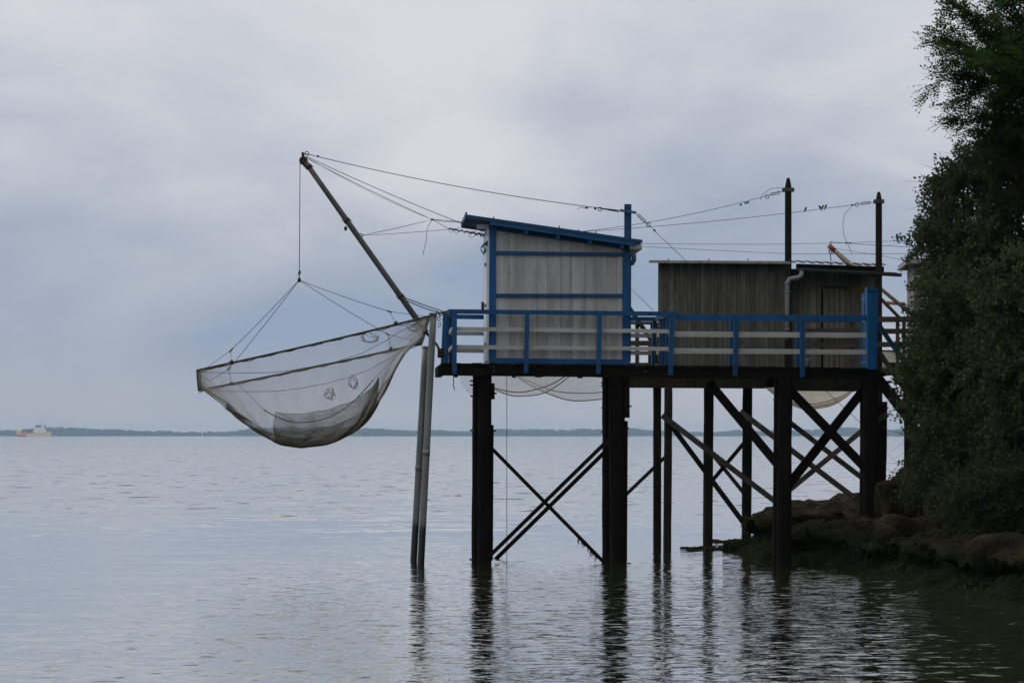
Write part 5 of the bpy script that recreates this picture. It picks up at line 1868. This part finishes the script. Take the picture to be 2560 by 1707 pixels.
def shrub(label, px, py, D, rpx, rpy, rdepth, nclump, nleaf, mtl, lsize, base_py=1190, twigs=True, seed=1, left_bias=0.0, bare=0):
    c = W(px, py, D)
    rx, rz = rpx * D / F, rpy * D / F
    gz0 = bank_z(c.x, D)
    th = Thing('shrub', label, 'shrub', WORLD, (c.x + rx * 0.3, D, gz0))
    r_ = np.random.default_rng(seed)
    # clump centres fill an ellipsoid, denser towards its skin
    d = r_.normal(0, 1, (nclump, 3))
    d /= np.linalg.norm(d, axis=1)[:, None]
    rad = r_.uniform(0.45, 1.0, nclump) ** 0.6
    wob_ = np.array([1 + 0.34 * mnoise.noise(Vector(q) * 2.1 + Vector((seed, 0, 0))) for q in d])
    cl = d * (rad * wob_)[:, None] * np.array([rx, rdepth, rz]) + np.array(c)
    cl[:, 2] = np.maximum(cl[:, 2], gz0 + 0.1)
    # leaves: along short twigs that leave each clump outwards
    per = nleaf // nclump
    td = d[:, None, :] * 0.7 + r_.normal(0, 0.75, (nclump, 9, 3))
    td[:, :, 2] += 0.25
    td /= np.linalg.norm(td, axis=2)[:, :, None]
    tl = r_.uniform(0.25, 0.62, (nclump, 9))
    ti = r_.integers(0, 9, (nclump, per))
    f = r_.uniform(0.05, 1.0, (nclump, per)) ** 0.8
    ar = np.arange(nclump)[:, None]
    P_ = cl[:, None, :] + td[ar, ti] * (tl[ar, ti] * f)[..., None]
    P_ = P_ + r_.normal(0, 0.035, P_.shape)
    P_[..., 2] -= 0.08 * f ** 2
    P_ = P_.reshape(-1, 3)
    P_ = P_[P_[:, 2] > gz0 - 0.1]
    vs = leaf_quads(P_, r_.uniform(lsize * 0.7, lsize * 1.3, len(P_)), 0.5)
    b0 = np.arange(len(P_)) * 4
    th.raw('foliage', vs, np.stack([b0, b0 + 1, b0 + 2, b0 + 3], 1), mtl)
    # stems
    ms = Mesh()
    root = Vector((c.x + rx * 0.45, D + rdepth * 0.6, gz0 - 0.1))
    for i in range(0, nclump, 2):
        e = Vector(cl[i])
        m1_ = root.lerp(e, 0.45) + Vector((0.25 * r_.normal(), 0.2 * r_.normal(), 0.3))
        ms.tube([root + Vector((r_.normal() * .15, r_.normal() * .15, 0)), m1_, e], [0.05, 0.025, 0.008], 5, False)
        for k in range(3):
            ms.tube([e, e + Vector(td[i, k]) * tl[i, k]], [0.007, 0.002], 4, False)
    th.part('stems', ms, 'bark')['kind'] = 'stuff'
    if bare:
        ms = Mesh()
        for k in range(bare):
            i = int(r_.integers(0, nclump))
            if d[i, 0] > -0.3:
                continue
            e = Vector(cl[i])
            dr_ = Vector((-1, -0.2 * r_.random(), r_.normal() * 0.35)).normalized()
            l_ = r_.uniform(0.35, 0.95)
            m_ = e + dr_ * l_ * .5 + Vector((0, 0, .04))
            t_ = e + dr_ * l_
            ms.tube([e, m_, t_], [.004, .003, .0012], 4, False)
            for q in range(2):
                ms.tube([m_, m_ + Vector((-.12, 0, r_.normal() * .1))], [.0025, .001], 4, False)
        th.part('bare_twigs', ms, 'twig')['kind'] = 'stuff'
    return th


shrub('tall grey-green shrub below the overhanging tree', 2486, 590, 47.0, 170, 232, 1.6, 260, 90000, 'leaf_grey', 0.070, seed=3, bare=70)
shrub('leafy green shrub in front of the walkway end and steps', 2414, 920, 45.5, 124, 275, 1.2, 220, 80000, 'leaf_green', 0.070, seed=5, bare=160)
shrub('lighter green shrub at the right edge of the picture', 2565, 905, 42.0, 105, 250, 1.0, 150, 50000, 'leaf_grey', 0.066, seed=8)
shrub('low dark shrub on the bank under the other shrubs', 2445, 1175, 44.0, 150, 100, 1.1, 160, 50000, 'leaf_dark', 0.062, seed=13, bare=60)
shrub('bramble patch creeping over the rocks at the right edge', 2530, 1245, 41.5, 140, 75, 0.7, 100, 26000, 'leaf_dark', 0.055, seed=17, bare=30)

# the tree leaning in from the right: limbs, sprays, feathered leaves
tree = Thing('acacia_tree', 'tree with feathery leaves overhanging from the top right', 'tree', WORLD, (9.6, 45.5, bank_z(9.6, 45.5)))
troot = Vector((9.6, 45.5, tree.base.z - 0.2))
tk1 = Vector((9.3, 45.3, 6.0))
limbs = Mesh()
limbs.tube([troot, troot.lerp(tk1, .5) + Vector((.15, 0, 0)), tk1, tk1 + Vector((-.2, 0, 2.0)), tk1 + Vector((.1, .2, 4.0))], [.20, .17, .13, .09, .04], 10)
tree.part('trunk', limbs, 'bark')
r_ = np.random.default_rng(21)
br_ = Mesh()
fr_base, fr_dir = [], []
targets = [(2330, 20, .0), (2300, 105, -.2), (2293, 195, .1), (2350, 60, .6), (2360, 150, -.6), (2345, 240, .5), (2340, 300, -.3), (2400, 340, .2), (2420, 30, -.8), (2440, 110, .9),
           (2450, 210, -1.0), (2440, 290, .8), (2490, 60, .3), (2500, 150, -.4), (2510, 250, .4), (2520, 330, -.6), (2560, 20, .9), (2570, 110, -.9), (2580, 200, 1.0), (2590, 290, .1),
           (2380, -40, .2), (2460, -60, -.3), (2540, -70, .5), (2330, -60, .4), (2610, 350, .0), (2480, 370, .7), (2330, 130, 1.0), (2410, 170, -1.2), (2545, 160, -1.4), (2555, 270, 1.3)]
for i, (px, py, dy) in enumerate(targets):
    e = W(px + 62, py, 45.2 + dy)
    s0 = tk1 + Vector((-0.2 * r_.random(), 0, r_.uniform(-0.6, 3.0)))
    s0.z = min(s0.z, e.z + 0.2)
    m1_ = s0.lerp(e, 0.5) + Vector((0, r_.normal() * .1, 0.25))
    br_.tube([s0, m1_, e], [.045, .022, .006], 6, False)
    # twigs along the outer part carry the fronds
    for k in range(44):
        t = r_.uniform(0.15, 1.0)
        p_ = (s0.lerp(m1_, t * 2) if t < .5 else m1_.lerp(e, t * 2 - 1))
        td_ = ((e - s0).normalized() * 1.0 + Vector((r_.normal() * .4, r_.normal() * .6, r_.normal() * .38))).normalized()
        l_ = r_.uniform(.15, .55)
        q_ = p_ + td_ * l_
        br_.tube([p_, q_], [.005, .002], 4, False)
        for j in range(6):
            w_ = p_.lerp(q_, r_.uniform(.2, 1.0))
            fr_base.append(w_)
            fr_dir.append((td_ * .9 + Vector((r_.normal() * .4 - .2, r_.normal() * .5, r_.normal() * .28 - .22))).normalized())
tree.part('branches', br_, 'bark')['kind'] = 'stuff'
nf_ = len(fr_base)
fb_ = np.array([tuple(v) for v in fr_base])
fd_ = np.array([tuple(v) for v in fr_dir])
sdv = np.cross(fd_, np.array([0, 0, 1.0]) + r_.normal(0, .35, (nf_, 3)))
sdv /= np.linalg.norm(sdv, axis=1)[:, None]
fl = r_.uniform(.22, .38, nf_)
VS = []
for k in range(7):
    t = 0.15 + 0.85 * k / 6
    cen = fb_ + fd_ * (fl * t)[:, None] + np.array([0, 0, -1]) * (0.12 * fl * t * t)[:, None]
    for sgn in ((-1, 1) if k < 6 else (0,)):
        ax = sdv * sgn + fd_ * (0.35 if sgn else 1.0) + r_.normal(0, .16, (nf_, 3))
        ax /= np.linalg.norm(ax, axis=1)[:, None]
        ln = (0.068 + 0.010 * r_.normal(size=nf_))[:, None]
        wd = np.cross(ax, np.cross(sdv, fd_) + r_.normal(0, .25, (nf_, 3)))
        wd = np.cross(ax, np.cross(fd_, sdv) + r_.normal(0, .3, (nf_, 3)))
        wd /= np.linalg.norm(wd, axis=1)[:, None] + 1e-9
        VS.append(np.stack([cen, cen + ax * ln * .5 + wd * ln * .21, cen + ax * ln, cen + ax * ln * .5 - wd * ln * .21], 1))
VS = np.concatenate(VS).reshape(-1, 3)
b0 = np.arange(len(VS) // 4) * 4
tree.raw('crown', VS, np.stack([b0, b0 + 1, b0 + 2, b0 + 3], 1), 'leaf_acacia')

# ------------------------------------------------------------------ air: pale haze over the estuary
hz = bpy.data.materials.new('haze_air')
hz.use_nodes = True
ht = hz.node_tree
ht.nodes.clear()
pv = N(ht, 'ShaderNodeVolumePrincipled')
pv.inputs['Color'].default_value = (0.60, 0.80, 1.0, 1)
pv.inputs['Density'].default_value = 0.85e-4
ho = N(ht, 'ShaderNodeOutputMaterial')
ht.links.new(pv.outputs[0], ho.inputs['Volume'])
M['haze'] = hz
me = bpy.data.meshes.new('haze')
bx = Mesh().box((-9500, -90, -1.5), (9500, 9500, 34))
me.from_pydata(bx.v, [], bx.f)
hzo = link('haze', me, 'haze')
hzo['kind'] = 'stuff'
